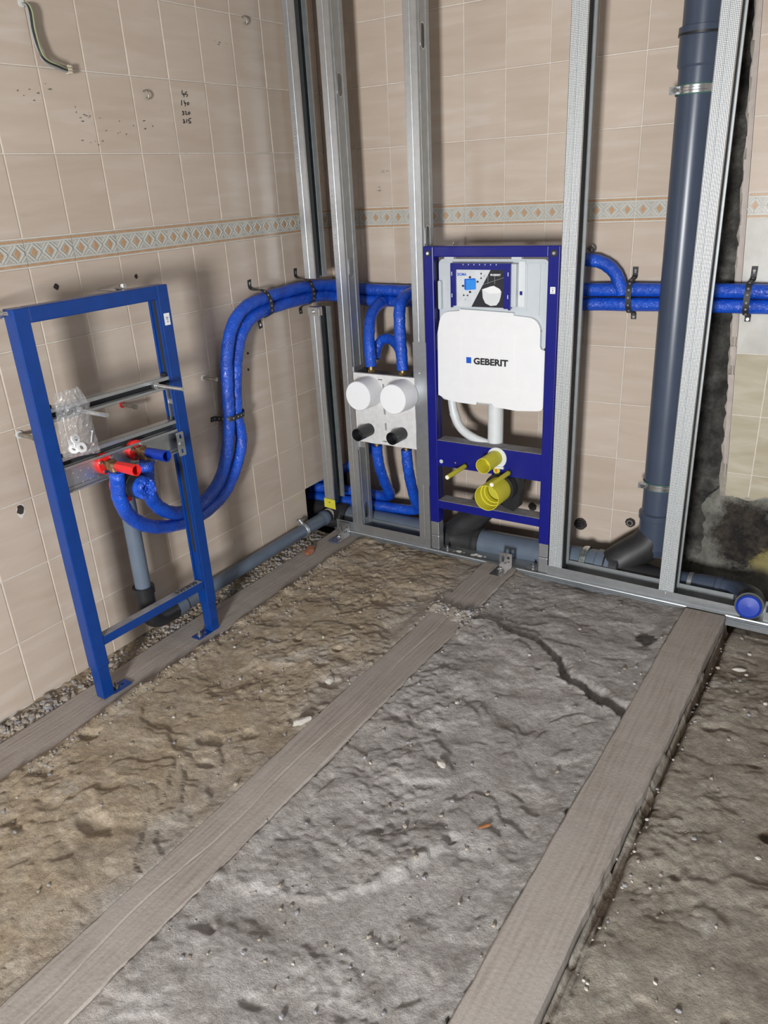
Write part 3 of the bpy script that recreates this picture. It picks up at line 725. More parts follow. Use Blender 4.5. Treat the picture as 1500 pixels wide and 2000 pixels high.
# ------------------------------------------------------------------ metal stud partition
TK = 0.0012
def flange(mb, u0, u1, v, z0, z1, sgn, mat=0):
    """stud flange with a pressed groove down its middle; sgn = +1 faces the room"""
    um = (u0+u1)/2; g = 0.003
    mb.box((u0, v-TK, z0), (um-g, v, z1), mat, P); mb.box((um+g, v-TK, z0), (u1, v, z1), mat, P)
    mb.box((um-g, v-TK-0.002*sgn, z0), (um+g, v-0.002*sgn, z1), mat, P)
    for a in (um-g, um+g): mb.box((a-TK/2, min(v-TK, v-TK-0.002*sgn), z0), (a+TK/2, max(v, v-0.002*sgn), z1), mat, P)
def stud(u0, u1, z0, z1, web, label, holes=(), front='galv', depth=0.075, sides=True):
    t = thing('drywall_stud', P((u0+u1)/2, -depth/2, z0), label, 'metal stud', 'vertical studs of the partition')
    mb = MB(); flange(mb, u0, u1, 0.0, z0, z1, 1); 
    lip = u1 if web == 'L' else u0
    mb.box((lip-TK/2, -0.007, z0), (lip+TK/2, 0, z1), 0, P)
    mb.build('front_flange', front, t)
    mb = MB(); flange(mb, u0, u1, -depth+TK, z0, z1, -1)
    mb.box((lip-TK/2, -depth, z0), (lip+TK/2, -depth+0.007, z1), 0, P)
    mb.build('rear_flange', 'galv_dull', t)
    wu = u0 if web == 'L' else u1
    mb = MB(); T = lambda a, z, q: P(wu+q, a, z)
    mb.poly(rect(-depth, 0, z0, z1), T, -TK/2, TK/2, [oval(-depth*0.42, hz, 0.026, 0.068) for hz in holes])
    for vv in (-depth*0.75, -depth*0.18): mb.poly(rect(vv-0.0025, vv+0.0025, z0, z1), T, TK/2, 0.0022)
    mb.build('web', 'galv_dull', t)
    for hz in holes:
        ov = oval(-depth*0.42, hz, 0.032, 0.074); iv = oval(-depth*0.42, hz, 0.026, 0.068)
        mb = MB(); mb.poly(ov, T, 0.0, 0.0028, [iv]); mb.build('hole_rim', 'zinc', t)
    return t
ST = 2.585
s1 = stud(0.058, 0.106, 1.035, ST, 'L', 'metal stud against the tiled wall, upper length above the blue pipes', front='galv')
s1b = stud(0.064, 0.112, 0.135, 0.925, 'L', 'short metal stud against the tiled wall, below the blue pipes', front='galv')
s2 = stud(0.203, 0.251, 0.022, ST, 'R', 'metal stud with oval holes beside the white valve board', holes=(0.115, 1.075, 1.655, 2.25))
s3 = stud(0.529, 0.577, 0.022, ST, 'R', 'metal stud with oval holes between valve board and toilet frame', holes=(1.175, 1.755, 2.3))
s4 = stud(1.071, 1.119, 0.022, ST, 'L', 'knurled metal stud touching the far post of the toilet frame', front='galv_knurl')
s5 = stud(1.463, 1.511, 0.022, ST, 'L', 'bright knurled metal stud in front of the grey soil stack', front='galv_knurl')
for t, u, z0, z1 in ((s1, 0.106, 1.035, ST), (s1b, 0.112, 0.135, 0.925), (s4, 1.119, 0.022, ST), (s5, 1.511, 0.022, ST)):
    mb = MB(); mb.box((u-0.040, -0.074, z0), (u-0.037, -0.002, z1), 0, P); mb.build('inner_shade', 'steel_shade' if u < 0.5 else 'shade_inside', t)  # dark sheet painted as the shade inside the open stud
    mb = MB(); mb.box((u-0.003, -0.030, z0), (u-0.0007, -0.007, z1), 0, P); mb.build('lip_shade', 'steel_shade' if u < 0.5 else 'shade_inside', t)  # dark strip painted as shade along the stud's open side
# print running along two of the studs
def stud_print(t, u, z0, z1):
    mb = MB(); z = z0; r = random.Random(4)
    while z < z1:
        l = r.uniform(0.003, 0.008)
        mb.box((u, 0.0, z), (u+r.uniform(0.004, 0.007), 0.0004, z+l*0.35), 0, P); z += l+0.003
        if r.random() < 0.12: z += 0.02
    mb.build('stamped_print', 'dusty_top', t)
stud_print(s1, 0.068, 1.40, 2.1); stud_print(s2, 0.211, 0.9, 1.35)
# sleeve over the lower half of the third stud
mb = MB(); mb.poly(rect(0.526, 0.580, 0.285, 0.825), PT, 0.0004, 0.0022, [circ(0.552, 0.715, 0.0035, 8)]); mb.box((0.5797, -0.05, 0.285), (0.5812, 0.0022, 0.825), 0, P); mb.build('sleeve', 'galv', s3)
# small yellow tag at the foot of the short stud
mb = MB(); mb.poly([(0.060, 0.108), (0.118, 0.104), (0.117, 0.146), (0.061, 0.148)], PT, 0.002, 0.0035); mb.poly(circ(0.088, 0.132, 0.003, 6), PT, 0.0035, 0.004, mat=1)
mb.build('yellow_tag', ['yellow', 'black_ink'], s1b)
# clip under the blue pipes joining the two lengths
mb = MB(); mb.box((0.062, -0.02, 0.900), (0.112, 0.006, 0.932), 0, P); mb.cyl(P(0.085, 0.006, 0.915), P(0.085, 0.014, 0.915), 0.007, n=6); mb.build('joint_clip', 'zinc', s1b)

# floor track: channel plus a ribbed strip in front of it
tr = thing('floor_track', P(1.0, -0.03, 0.0), 'galvanised ribbed floor track along the foot of the stud partition', 'metal track')
mb = MB(); mb.box((0.10, -0.078, 0.014), (2.4, 0.0, 0.016), 0, P); mb.build('base', 'galv_dull', tr)
mb = MB()
mb.poly(rect(0.118, 0.578, 0.016, 0.062), PT, 0.0005, 0.002); mb.build('front_flange', 'galv', tr); mb = MB()
mb.poly([(1.066, 0.016), (1.728, 0.016), (1.706, 0.056), (1.066, 0.058)], PT, 0.0005, 0.002, [circ(1.487, 0.050, 0.004, 8)]); mb.build('front_flange', 'galv', tr); mb = MB()
mb.poly(rect(1.79, 2.4, 0.016, 0.058), PT, 0.0005, 0.002, [circ(1.82, 0.036, 0.004, 8)])
mb.build('front_flange', 'galv', tr)
mb = MB(); mb.box((0.118, -0.078, 0.016), (0.578, -0.0765, 0.056), 0, P); mb.build('rear_flange', 'galv_dull', tr); mb = MB(); mb.box((1.066, -0.078, 0.016), (2.4, -0.0765, 0.056), 0, P); mb.build('rear_flange', 'galv_dull', tr)
mb = MB(); n = 9
prof = [(0.002, 0.0225), (0.006, 0.0245), (0.0105, 0.0225), (0.0115, 0.0195), (0.0055, 0.0180), (0.0125, 0.0160), (0.0125, 0.0130), (0.0060, 0.0112), (0.0135, 0.0090), (0.0135, 0.0060), (0.0075, 0.0042), (0.014, 0.002), (0.014, -0.012)]
vs = []; 
for u in (0.175, 2.4): vs += [P(u, v_, z_) for v_, z_ in prof]
k = len(prof); mb.add(vs, [(i, i+1, k+i+1, k+i) for i in range(k-1)])
mb.build('ribbed_strip', 'galv', tr)
# angle brackets screwed to the battens
def bracket(u0, u1, ztop, y0, y1, fz, label):
    t = thing('angle_bracket', P((u0+u1)/2, 0.03, fz), label, 'angle bracket', 'angle brackets fixing the floor track')
    um = (u0+u1)/2; q = (u1-u0)*0.22
    hol = [oval(um-q, fz+(ztop-fz)*0.55, 0.011, 0.026, 12), oval(um+q, fz+(ztop-fz)*0.55, 0.011, 0.026, 12)]
    mb = MB(); mb.poly(rect(u0, u1, fz, ztop), PT, 0.0145, 0.0172, hol); mb.build('upright_plate', 'zinc', t)
    mb = MB(); T = lambda u, v_, q_: P(u, v_, fz+q_)
    mb.poly(rect(u0, u1, 0.0145, 0.105), T, 0.0008, 0.0032, [oval(um-q, 0.045, 0.011, 0.028, 12), oval(um+q, 0.072, 0.011, 0.032, 12)]); mb.build('floor_plate', 'zinc', t)
    mb = MB(); mb.cyl(P(um-q, 0.05, fz+0.003), P(um-q, 0.05, fz+0.007), 0.0075, 0.005, n=10); mb.build('screw', 'zinc', t); mb = MB(); mb.cyl(P(um+q, 0.0172, fz+(ztop-fz)*0.5), P(um+q, 0.0205, fz+(ztop-fz)*0.5), 0.006, 0.004, n=10); mb.build('screw', 'zinc', t)
    return t
bracket(0.140, 0.192, 0.060, 0, 0, 0.0015, 'zinc angle bracket at the track end by the tiled corner')
bracket(0.884, 0.934, 0.078, 0, 0, 0.0225, 'zinc angle bracket below the toilet frame on the middle batten')

# ------------------------------------------------------------------ toilet frame
tf = thing('toilet_mount', P(0.82, -0.02, 0.02), 'dark blue wall-hung toilet frame with a white concealed cistern', 'toilet frame')
def post(mb, u0, u1, z0, z1, d=0.042): mb.box((u0, -d, z0), (u1, 0.0, z1), 0, P)
for u0, u1, z0 in ((0.579, 0.617, 0.138), (1.028, 1.067, 0.136)):
    mb = MB(); post(mb, u0, u1, z0, 1.146); po = mb.build('post', 'ultra_frame', tf, bevel=0.003)
    side = u1 if u0 < 0.8 else u0
    mb = MB(); mb.box((side-0.0006, -0.027, 0.20), (side+0.0006, -0.015, 1.10), 0, P); mb.build('slot', 'shade_inside', po)
    um = (u0+u1)/2
    mb = MB(); mb.lathe(P(um, 0, 1.124), Vector(P(um, 1, 1.124))-Vector(P(um, 0, 1.124)), [(0, 0.0115), (0.001, 0.0115), (0.0012, 0.008)], 18); mb.build('washer', 'black_pvc', po)
    mb = MB(); mb.cyl(P(um, 0.001, 1.124), P(um, 0.005, 1.124), 0.007, 0.005, 8); mb.build('bolt', 'zinc', po)
    # galvanised adjustable foot
    mb = MB(); mb.box((u0+0.002, -0.038, 0.083), (u1-0.002, -0.002, z0+0.01), 0, P); mb.box((u0+0.002, -0.039, 0.018), (u1-0.002, -0.001, 0.0815), 0, P); ft = mb.build('foot', 'galv', tf, bevel=0.002)
    fu0, fu1 = (u1, u1+0.05) if u0 < 0.8 else (u0-0.05, u0)
    mb = MB(); mb.box((fu0, -0.036, 0.018), (fu1, -0.004, 0.021), 0, P); mb.build('foot_plate', 'galv_dull', ft)
    mb = MB(); fu = (fu0+fu1)/2; mb.cyl(P(fu, -0.02, 0.021), P(fu, -0.02, 0.030), 0.008, n=6); mb.cyl(P(fu, -0.02, 0.030), P(fu, -0.02, 0.040), 0.004, n=8); mb.build('anchor_bolt', 'zinc', ft)
mb = MB(); mb.box((0.617, -0.036, 1.112), (1.028, -0.001, 1.146), 0, P); mb.build('top_bar', 'ultra_frame', tf, bevel=0.003)
mb = MB(); mb.box((0.655, -0.03, 1.106), (0.69, -0.01, 1.112), 0, P); mb.build('clip', 'pale_pipe', tf); mb = MB(); mb.box((0.90, -0.03, 1.106), (0.935, -0.01, 1.112), 0, P); mb.build('clip', 'pale_pipe', tf)
# cross plate with the flush-pipe opening
def holes_plate(): return [circ(0.862, 0.432, 0.034, 20)]
mb = MB(); mb.poly([(0.617, 0.372), (1.028, 0.372), (1.028, 0.471), (0.617, 0.471)], PT, -0.006, -0.003, [circ(0.860, 0.434, 0.033, 22), oval(0.69, 0.392, 0.008, 0.008, 8)])
cp = mb.build('cross_plate', 'ultra_frame', tf)
mb = MB(); T = lambda u, v_, q_: P(u, v_, 0.469+q_)
mb.poly(rect(0.617, 1.028, -0.060, -0.003), T, 0, 0.003, [circ(0.645+0.034*k, -0.022, 0.0035, 6) for k in range(5)]+[circ(0.87+0.036*k, -0.022, 0.0035, 6) for k in range(4)])
mb.build('dusty_flange', 'dusty_top', cp)
mb = MB(); mb.poly(circ(0.632, 0.390, 0.0075, 14), PT, -0.003, -0.0018); mb.build('plug_button', 'cistern', cp)
mb = MB(); mb.box((0.617, -0.006, 0.200), (1.028, -0.002, 0.232), 0, P); lb = mb.build('lower_bar', 'ultra_frame', tf)
mb = MB(); T = lambda u, v_, q_: P(u, v_, 0.230+q_)
mb.poly(rect(0.617, 1.028, -0.060, -0.002), T, 0, 0.003, [circ(0.68, -0.03, 0.0035, 6), circ(0.70, -0.02, 0.0035, 6), circ(0.955, -0.03, 0.0035, 6), circ(0.985, -0.02, 0.0035, 6)]); mb.build('dusty_flange', 'dusty_top', lb)
# cistern: grey tank, white polystyrene cover, inspection box with card
CI = thing
mb = MB(); mb.poly(rrect(0.624, 1.022, 0.62, 1.104, 0.018), PT, -0.125, -0.026); ct = mb.build('cistern', 'cistern', tf, bevel=0.006)
mb = MB(); mb.poly(rrect(0.627, 0.639, 0.94, 1.035, 0.005), PT, -0.03, -0.012); mb.build('moulded_rib', 'cistern', ct, bevel=0.001); mb = MB(); mb.poly(rrect(0.990, 0.995, 0.93, 1.09, 0.002), PT, -0.03, -0.0225); mb.build('moulded_rib', 'cistern', ct, bevel=0.001); mb = MB(); mb.poly(rrect(0.945, 0.950, 0.945, 1.09, 0.002), PT, -0.03, -0.0235); mb.build('moulded_rib', 'cistern', ct, bevel=0.001); mb = MB(); mb.poly(rrect(0.640, 1.012, 1.088, 1.092, 0.002), PT, -0.03, -0.0235); mb.build('moulded_rib', 'cistern', ct, bevel=0.001)
def arc(cu, cz, r_, a0, a1, n=7): return [(cu+r_*math.cos(a0+(a1-a0)*i/n), cz+r_*math.sin(a0+(a1-a0)*i/n)) for i in range(n+1)]
cov = [(0.621, 0.640)]+[(0.66, 0.625), (0.70, 0.620), (0.772, 0.618), (0.776, 0.628), (0.835, 0.628), (0.845, 0.617), (0.93, 0.612), (1.0, 0.618)]+arc(1.010, 0.634, 0.014, -PI/2, 0, 4)+[(1.024, 0.822), (1.010, 0.826), (1.006, 0.835), (1.006, 0.885)]
cov += arc(0.962, 0.882, 0.044, 0, PI/2, 6)+[(0.912, 0.930), (0.910, 0.938), (0.712, 0.944), (0.710, 0.938)]+arc(0.675, 0.890, 0.045, PI/2, PI*0.93, 6)+[(0.623, 0.86)]
mb = MB(); mb.poly(cov, PT, -0.115, -0.010); cv = mb.build('white_cover', 'white', tf, bevel=0.004)
mb = MB()
for z0, z1 in ((0.868, 0.8695), (0.855, 0.8565), (0.792, 0.7935), (0.742, 0.7435), (0.672, 0.6735)): mb.box((0.712, -0.0102, z0), (0.912, -0.0090, z1), 0, P)
for u0 in (0.711, 0.912): mb.box((u0, -0.0102, 0.672), (u0+0.0015, -0.0090, 0.938 if u0 < 0.8 else 0.87), 0, P)
mb.box((0.782, -0.0102, 0.742), (0.7835, -0.0090, 0.7935), 0, P)
mb.build('moulded_line', 'white', cv)
mb = MB(); mb.poly(rect(0.736, 0.755, 0.7630, 0.7835), PT, -0.010, -0.0092); mb.build('blue_square', 'ink_blue', cv)
text('brand_lettering', 'GEBERIT', 0.0300, lambda u, z, t: P(0.7640+u, -0.0094+t, 0.7620+z), 'black_ink', cv, off=0.0012, sx=1.15)
for u in (0.6205, 1.026):
    mb = MB(); mb.box((u-0.005, -0.03, 0.80 if u < 0.8 else 0.775), (u+0.004, -0.012, 0.855 if u < 0.8 else 0.83), 0, P); mb.build('clip', 'black_pvc', ct)
# inspection box
mb = MB(); mb.box((0.690, -0.026, 0.958), (0.922, 0.002, 1.092), 0, P); ib = mb.build('inspection_box', 'cistern', tf, bevel=0.002)
mb = MB(); mb.poly([(0.688, 0.952), (0.6945, 0.952), (0.6945, 0.958), (0.708, 0.958), (0.708, 1.074), (0.8835, 1.074), (0.8835, 0.953), (0.900, 0.953), (0.900, 0.949), (0.906, 0.949), (0.906, 1.094), (0.688, 1.094)], PT, 0.002, 0.010); mb.build('blue_bezel', 'ultra_frame', ib, bevel=0.001)
mb = MB()
for u0, z0 in ((0.692, 1.055), (0.692, 0.985), (0.897, 1.055), (0.897, 0.985)): mb.box((u0, 0.010, z0), (u0+0.003, 0.0106, z0+0.012), 0, P)
for k in range(7): mb.box((0.735+0.02*k, 0.010, 1.088), (0.738+0.02*k, 0.0104, 1.092), 0, P)
mb.build('bezel_tab', 'cistern', ib)
mb = MB(); mb.poly(rect(0.708, 0.8835, 0.955, 1.074), PT, 0.002, 0.0045); cd = mb.build('card', 'card_grey', ib)
c0, cz0 = 0.708, 0.955
mb = MB(); mb.poly([(0.764, 0.9555), (0.8830, 0.9555), (0.8830, 1.0735), (0.834, 1.0735)], PT, 0.0045, 0.0050); mb.build('dark_photo', 'card_dark', cd)
mb = MB(); mb.poly([(0.744, 1.008), (0.781, 1.012), (0.781, 1.043), (0.744, 1.041)], PT, 0.0045, 0.0052); mb.poly([(0.744, 1.041), (0.781, 1.043), (0.776, 1.047), (0.738, 1.044)], PT, 0.0045, 0.0051, mat=1); mb.poly([(0.738, 1.044), (0.744, 1.041), (0.744, 1.008), (0.738, 1.012)], PT, 0.0045, 0.0051, mat=1); mb.build('printed_box', ['card_blue', 'ink_blue'], cd)
mb = MB()
for cx, cz, r_ in ((0.759, 1.050, 0.0055), (0.733, 1.022, 0.0055), (0.759, 1.003, 0.0055), (0.787, 1.036, 0.005)): mb.poly([(cx-r_, cz), (cx, cz-r_*0.8), (cx+r_, cz), (cx, cz+r_*0.8)], PT, 0.0045, 0.0054)
for cx, cz, s_ in ((0.800, 1.060, 1), (0.800, 1.049, -1)): mb.poly([(cx-0.0035, cz+0.004*s_), (cx+0.0035, cz+0.004*s_), (cx, cz-0.003*s_)], PT, 0.0045, 0.0054)
for cx, s_ in ((0.737, 1), (0.748, -1)): mb.poly([(cx-0.004*s_, 0.9955), (cx-0.004*s_, 0.9885), (cx+0.003*s_, 0.992)], PT, 0.0045, 0.0054)
mb.build('printed_arrow', 'black_ink', cd)
mb = MB()
for ol in ([(0.709, 1.034), (0.735, 1.036), (0.735, 1.0366), (0.709, 1.0346)], [(0.7235, 0.956), (0.7241, 0.956), (0.7241, 1.03), (0.7235, 1.03)], [(0.709, 0.972), (0.772, 0.984), (0.772, 0.9845), (0.709, 0.9725)], [(0.786, 0.985), (0.7866, 0.985), (0.7866, 1.073), (0.786, 1.073)]): mb.poly(ol, PT, 0.0045, 0.0049)
mb.build('printed_joint', 'pale_pipe', cd)
mb = MB()
for ol in ([(0.806, 1.027), (0.882, 1.050), (0.882, 1.0505), (0.806, 1.0275)], [(0.8245, 1.03), (0.825, 1.03), (0.825, 1.058), (0.8245, 1.058)], [(0.849, 1.03), (0.8495, 1.03), (0.8495, 1.060), (0.849, 1.060)]): mb.poly(ol, PT, 0.0050, 0.0053)
mb.build('printed_line', 'card_grey', cd)
mb = MB(); mb.poly([(0.804, 1.012)]+[(0.8065, 0.985), (0.816, 0.9685), (0.835, 0.9605), (0.856, 0.963), (0.866, 0.975), (0.871, 0.99), (0.8735, 1.006), (0.868, 1.014), (0.845, 1.024), (0.834, 1.022)], PT, 0.0050, 0.0055); mb.build('printed_bowl', 'pale_pipe', cd)
mb = MB(); mb.poly([(0.804, 1.0125), (0.836, 1.0225), (0.846, 1.0245), (0.866, 1.0155), (0.8735, 1.006), (0.858, 1.0005), (0.832, 0.9995)], PT, 0.0055, 0.0058); mb.build('printed_seat', 'white', cd)
text('card_lettering', 'SIGMA', 0.0125, lambda u, z, t: P(0.7115+u, 0.0046+t, 1.0545+z), 'ink_blue', cd, off=0.0003, sx=0.95)
text('card_lettering', 'GEBERIT', 0.0080, lambda u, z, t: P(0.8405+u, 0.0052+t, 1.0555+z), 'white', cd, off=0.0003, sx=1.0)
mb = MB(); mb.poly(rect(0.834, 0.839, 1.0555, 1.0612), PT, 0.005, 0.0056); mb.build('printed_square', 'white', cd)
text('card_lettering', '0', 0.0110, lambda u, z, t: P(0.8085+u, 0.0046+t, 1.0505+z), 'dusty_top', cd)
text('card_lettering', '0', 0.0090, lambda u, z, t: P(0.7395+u, 0.0046+t, 0.9755+z), 'dusty_top', cd)
mb = MB(); mb.poly(rect(0.922, 0.945, 0.957, 1.098), PT, -0.026, -0.0195); mb.poly(rect(0.927, 0.936, 0.994, 1.006), PT, -0.0195, -0.0185, mat=1); mb.build('side_card', ['pale_pipe', 'ultra_frame'], ct)
# stickers
mb = MB(); mb.poly(rrect(1.039, 1.056, 1.003, 1.024, 0.0015), PT, 0.0, 0.0008); sk = mb.build('sticker', 'white', tf)
text('sticker_print', '1,0 m', 0.0058, lambda u, z, t: P(1.0415+u, 0.0009+t, 1.0172+z), 'black_ink', sk)
mb = MB(); mb.poly([(1.0455, 1.0145), (1.0495, 1.0145), (1.0475, 1.0095)], PT, 0.0008, 0.0014); mb.box((1.0415, 0.0008, 1.0055), (1.0535, 0.0013, 1.0066), 0, P); mb.build('sticker_mark', 'black_ink', sk)
# flush pipe, overflow hose, yellow plugs and rods
mb = MB(); mb.cyl(P(0.822, -0.068, 0.46), P(0.822, -0.068, 0.635), 0.028, n=28); mb.build('flush_pipe', 'pale_pipe', tf)
mb = MB(); mb.tube([P(0.640, -0.075, 0.66), P(0.645, -0.07, 0.60), P(0.660, -0.065, 0.545), P(0.690, -0.06, 0.505), P(0.745, -0.055, 0.478), P(0.80, -0.06, 0.462)], 0.016, 14)
mb.lathe(P(0.652, -0.067, 0.565), Vector((0.35, 0, -0.9)), [(0, 0.0175), (0.03, 0.0175)], 14); mb.build('supply_elbow', 'pale_pipe', tf)
nrm = Vector(P(0, 1, 0))-Vector(P(0, 0, 0))
mb = MB(); mb.lathe(P(0.860, -0.004, 0.436), nrm, [(0, 0.038), (0.004, 0.038), (0.004, 0.03)], 24); mb.box((0.835, -0.004, 0.398), (0.888, 0.004, 0.406), 0, P); mb.build('flush_collar', 'pale_pipe', tf)
def cup(name, c, l, ro, th, z, prnt, rim=0.0, fl=0.3):
    mb = MB(); mb.lathe(c, nrm, [(0, ro*0.97), (l, ro)], 36, cap1=False, cap0=False)
    mb.lathe(c, nrm, [(l, ro), (l, ro-th), (fl*l, ro-th-0.001), (fl*l, 0.0001)], 36, cap0=False, cap1=False)
    if rim:
        mb.lathe(c, nrm, [(0.55*l, ro-th-0.004), (0.70*l, ro-th-0.004), (0.70*l, ro-th)], 36, cap0=False, cap1=False)
        mb.lathe(c, nrm, [(0.40*l, ro-th-0.008), (0.55*l, ro-th-0.008), (0.55*l, ro-th-0.003)], 36, cap0=False, cap1=False)
    return mb.build(name, 'yellow', prnt)
cup('flush_plug', P(0.856, 0.0, 0.436), 0.100, 0.0275, 0.0018, 0, tf)
bp = cup('drain_plug', P(0.878, -0.020, 0.326), 0.135, 0.0465, 0.002, 0, tf, rim=1)
for u in (0.733, 0.907):
    mb = MB(); mb.cyl(P(u, -0.01, 0.387), P(u, 0.135, 0.387), 0.0082, n=14); rd = mb.build('bolt_sleeve', 'yellow', tf)
    mb = MB(); mb.lathe(P(u, 0.1352, 0.387), nrm, [(0, 0.007), (0.0006, 0.007), (0.0006, 0.003)], 12); mb.build('sleeve_end', 'white', rd)
    mb = MB(); mb.cyl(P(u, -0.003, 0.387), P(u, 0.003, 0.387), 0.013, n=6); mb.build('nut', 'black_pvc', rd)
mb = MB(); mb.cyl(P(0.861, -0.002, 0.389), P(0.861, 0.003, 0.389), 0.0125, n=18); mb.box((0.857, -0.002, 0.372), (0.865, 0.002, 0.380), 0, P); fb = mb.build('round_tag', 'yellow', tf)
mb = MB(); mb.poly([(0.858, 0.395), (0.863, 0.395), (0.861, 0.390), (0.864, 0.389), (0.859, 0.381), (0.860, 0.387), (0.857, 0.388)], PT, 0.003, 0.0036); mb.build('flash_mark', 'red', fb)
# black drain bend with its collar
mb = MB(); mb.lathe(P(0.878, -0.085, 0.326), nrm, [(0, 0.056), (0.025, 0.056), (0.025, 0.063), (0.045, 0.063), (0.045, 0.053), (0.085, 0.053), (0.085, 0.047)], 36); db = mb.build('drain_collar', 'black_pvc', tf)
mb = MB()
for k in range(4): mb.lathe(P(0.878, -0.03+0.013*k, 0.326), nrm, [(0, 0.056), (0.006, 0.056)], 36)
mb.build('collar_rib', 'black_pvc', db)
mb = MB(); mb.poly([(0.876, 0.245), (0.918, 0.232), (0.936, 0.250), (0.946, 0.320), (0.940, 0.358), (0.915, 0.384), (0.880, 0.392), (0.878, 0.33)], PT, -0.060, -0.022); mb.build('bend_holder', 'black_pvc', db, bevel=0.006); mb = MB(); mb.box((0.812, -0.06, 0.36), (0.835, -0.03, 0.385), 0, P); mb.build('bend_holder', 'black_pvc', db, bevel=0.008)
mb = MB(); mb.tube([P(0.878, -0.08, 0.326), P(0.878, -0.10, 0.324), P(0.860, -0.125, 0.30), P(0.80, -0.13, 0.235), P(0.70, -0.128, 0.130), P(0.655, -0.125, 0.085), P(0.62, -0.125, 0.05)], 0.052, 24, sub=6); mb.build('drain_bend', 'dusty_black', tf)
# clip that ties the frame to the wall
mb = MB(); mb.box((0.605, -0.14, 1.128), (0.650, -0.04, 1.131), 0, P); mb.box((0.648, -0.12, 1.128), (0.651, -0.085, 1.152), 0, P); mb.cyl(P(0.625, -0.08, 1.131), P(0.625, -0.08, 1.139), 0.009, n=6); mb.cyl(P(0.59, -0.09, 1.136), P(0.645, -0.09, 1.136), 0.004, n=8); mb.build('wall_clip', 'zinc', tf)
# expanding foam bead under the drain
fo = MB(); r = random.Random(9); pts = [(0.640+0.012*k, -0.245+r.uniform(-0.004, 0.004), -0.004+r.uniform(-0.004, 0.006)) for k in range(15)]
fo.tube(pts, 0.020, 12, wob=0.12, sub=3, seed=4); o = fo.build('foam_bead', 'foam'); tag(o, 'pale bead of foam under the black drain behind the track', 'foam')

# ------------------------------------------------------------------ valve board
vb = thing('valve_board', P(0.39, -0.02, 0.42), 'white mounting board with two white valve caps and two black tubes', 'valve unit')
sl = [rect(0.318, 0.338, 0.678, 0.682), rect(0.368, 0.388, 0.676, 0.680), rect(0.376, 0.396, 0.436, 0.440), oval(0.392, 0.650, 0.010, 0.026, 12), oval(0.392, 0.560, 0.009, 0.030, 12), oval(0.394, 0.498, 0.009, 0.030, 12)]
r = random.Random(2)
ol = [(0.256, 0.424)]+[(0.256+0.273*k/12, 0.424+r.uniform(-0.001, 0.001)) for k in range(1, 12)]+[(0.529, 0.424)]+[(0.529+r.uniform(-0.0012, 0.0008), 0.424+0.272*k/16) for k in range(1, 16)]+[(0.529, 0.696), (0.256, 0.696)]
mb = MB(); mb.poly(ol, PT, -0.010, 0.0035, sl); mb.build('board', 'board', vb)
mb = MB(); mb.box((0.256, -0.060, 0.424), (0.529, -0.0100, 0.690), 0, P); mb.build('backing_box', 'dusty_top', vb)
mb = MB(); mb.box((0.256, -0.062, 0.690), (0.529, -0.010, 0.696), 0, P)
for u in (0.288, 0.296, 0.500, 0.508): mb.box((u, -0.035, 0.696), (u+0.005, -0.02, 0.712), 0, P)
mb.build('dark_top_rim', 'black_pvc', vb)
for u, z in ((0.330, 0.630), (0.484, 0.632)):
    mb = MB(); mb.lathe(P(u, 0.0035, z), nrm, [(0, 0.0585), (0.080, 0.055), (0.0835, 0.0525)], 44); mb.build('valve_cap', 'white_cap', vb)
for u, z, l in ((0.316, 0.478, 0.083), (0.467, 0.480, 0.074)):
    mb = MB(); mb.lathe(P(u, 0.0035, z), nrm, [(0, 0.0245), (l, 0.0245), (l, 0.0225), (l-0.04, 0.0215)], 28); mb.build('black_tube', 'black_pvc', vb)
for u, v_, z in ((0.318, -0.030, 0.696), (0.459, -0.030, 0.696), (0.325, -0.030, 0.424), (0.462, -0.030, 0.424)):
    s_ = 1 if z > 0.5 else -1
    mb = MB(); mb.cyl(P(u, v_, z), P(u, v_, z+0.009*s_), 0.0145, n=6, smooth=False); mb.cyl(P(u, v_, z+0.009*s_), P(u, v_, z+0.022*s_), 0.011, n=14); mb.build('brass_nut', 'brass', vb)
mb = MB()
for k in range(6): mb.poly(rect(0.278+0.0048*k, 0.2798+0.0048*k, 0.537, 0.543), PT, 0.0035, 0.0040)
mb.build('moulded_line', 'pale_pipe', vb)
mb = MB(); mb.box((0.2515, -0.06, 0.672), (0.256, -0.005, 0.715), 0, P); mb.build('side_lug', 'galv', vb); mb = MB(); mb.box((0.2515, -0.06, 0.385), (0.256, -0.005, 0.424), 0, P); mb.poly(rect(0.2535, 0.283, 0.395, 0.424), PT, -0.012, -0.010); mb.build('side_lug', 'galv', vb)

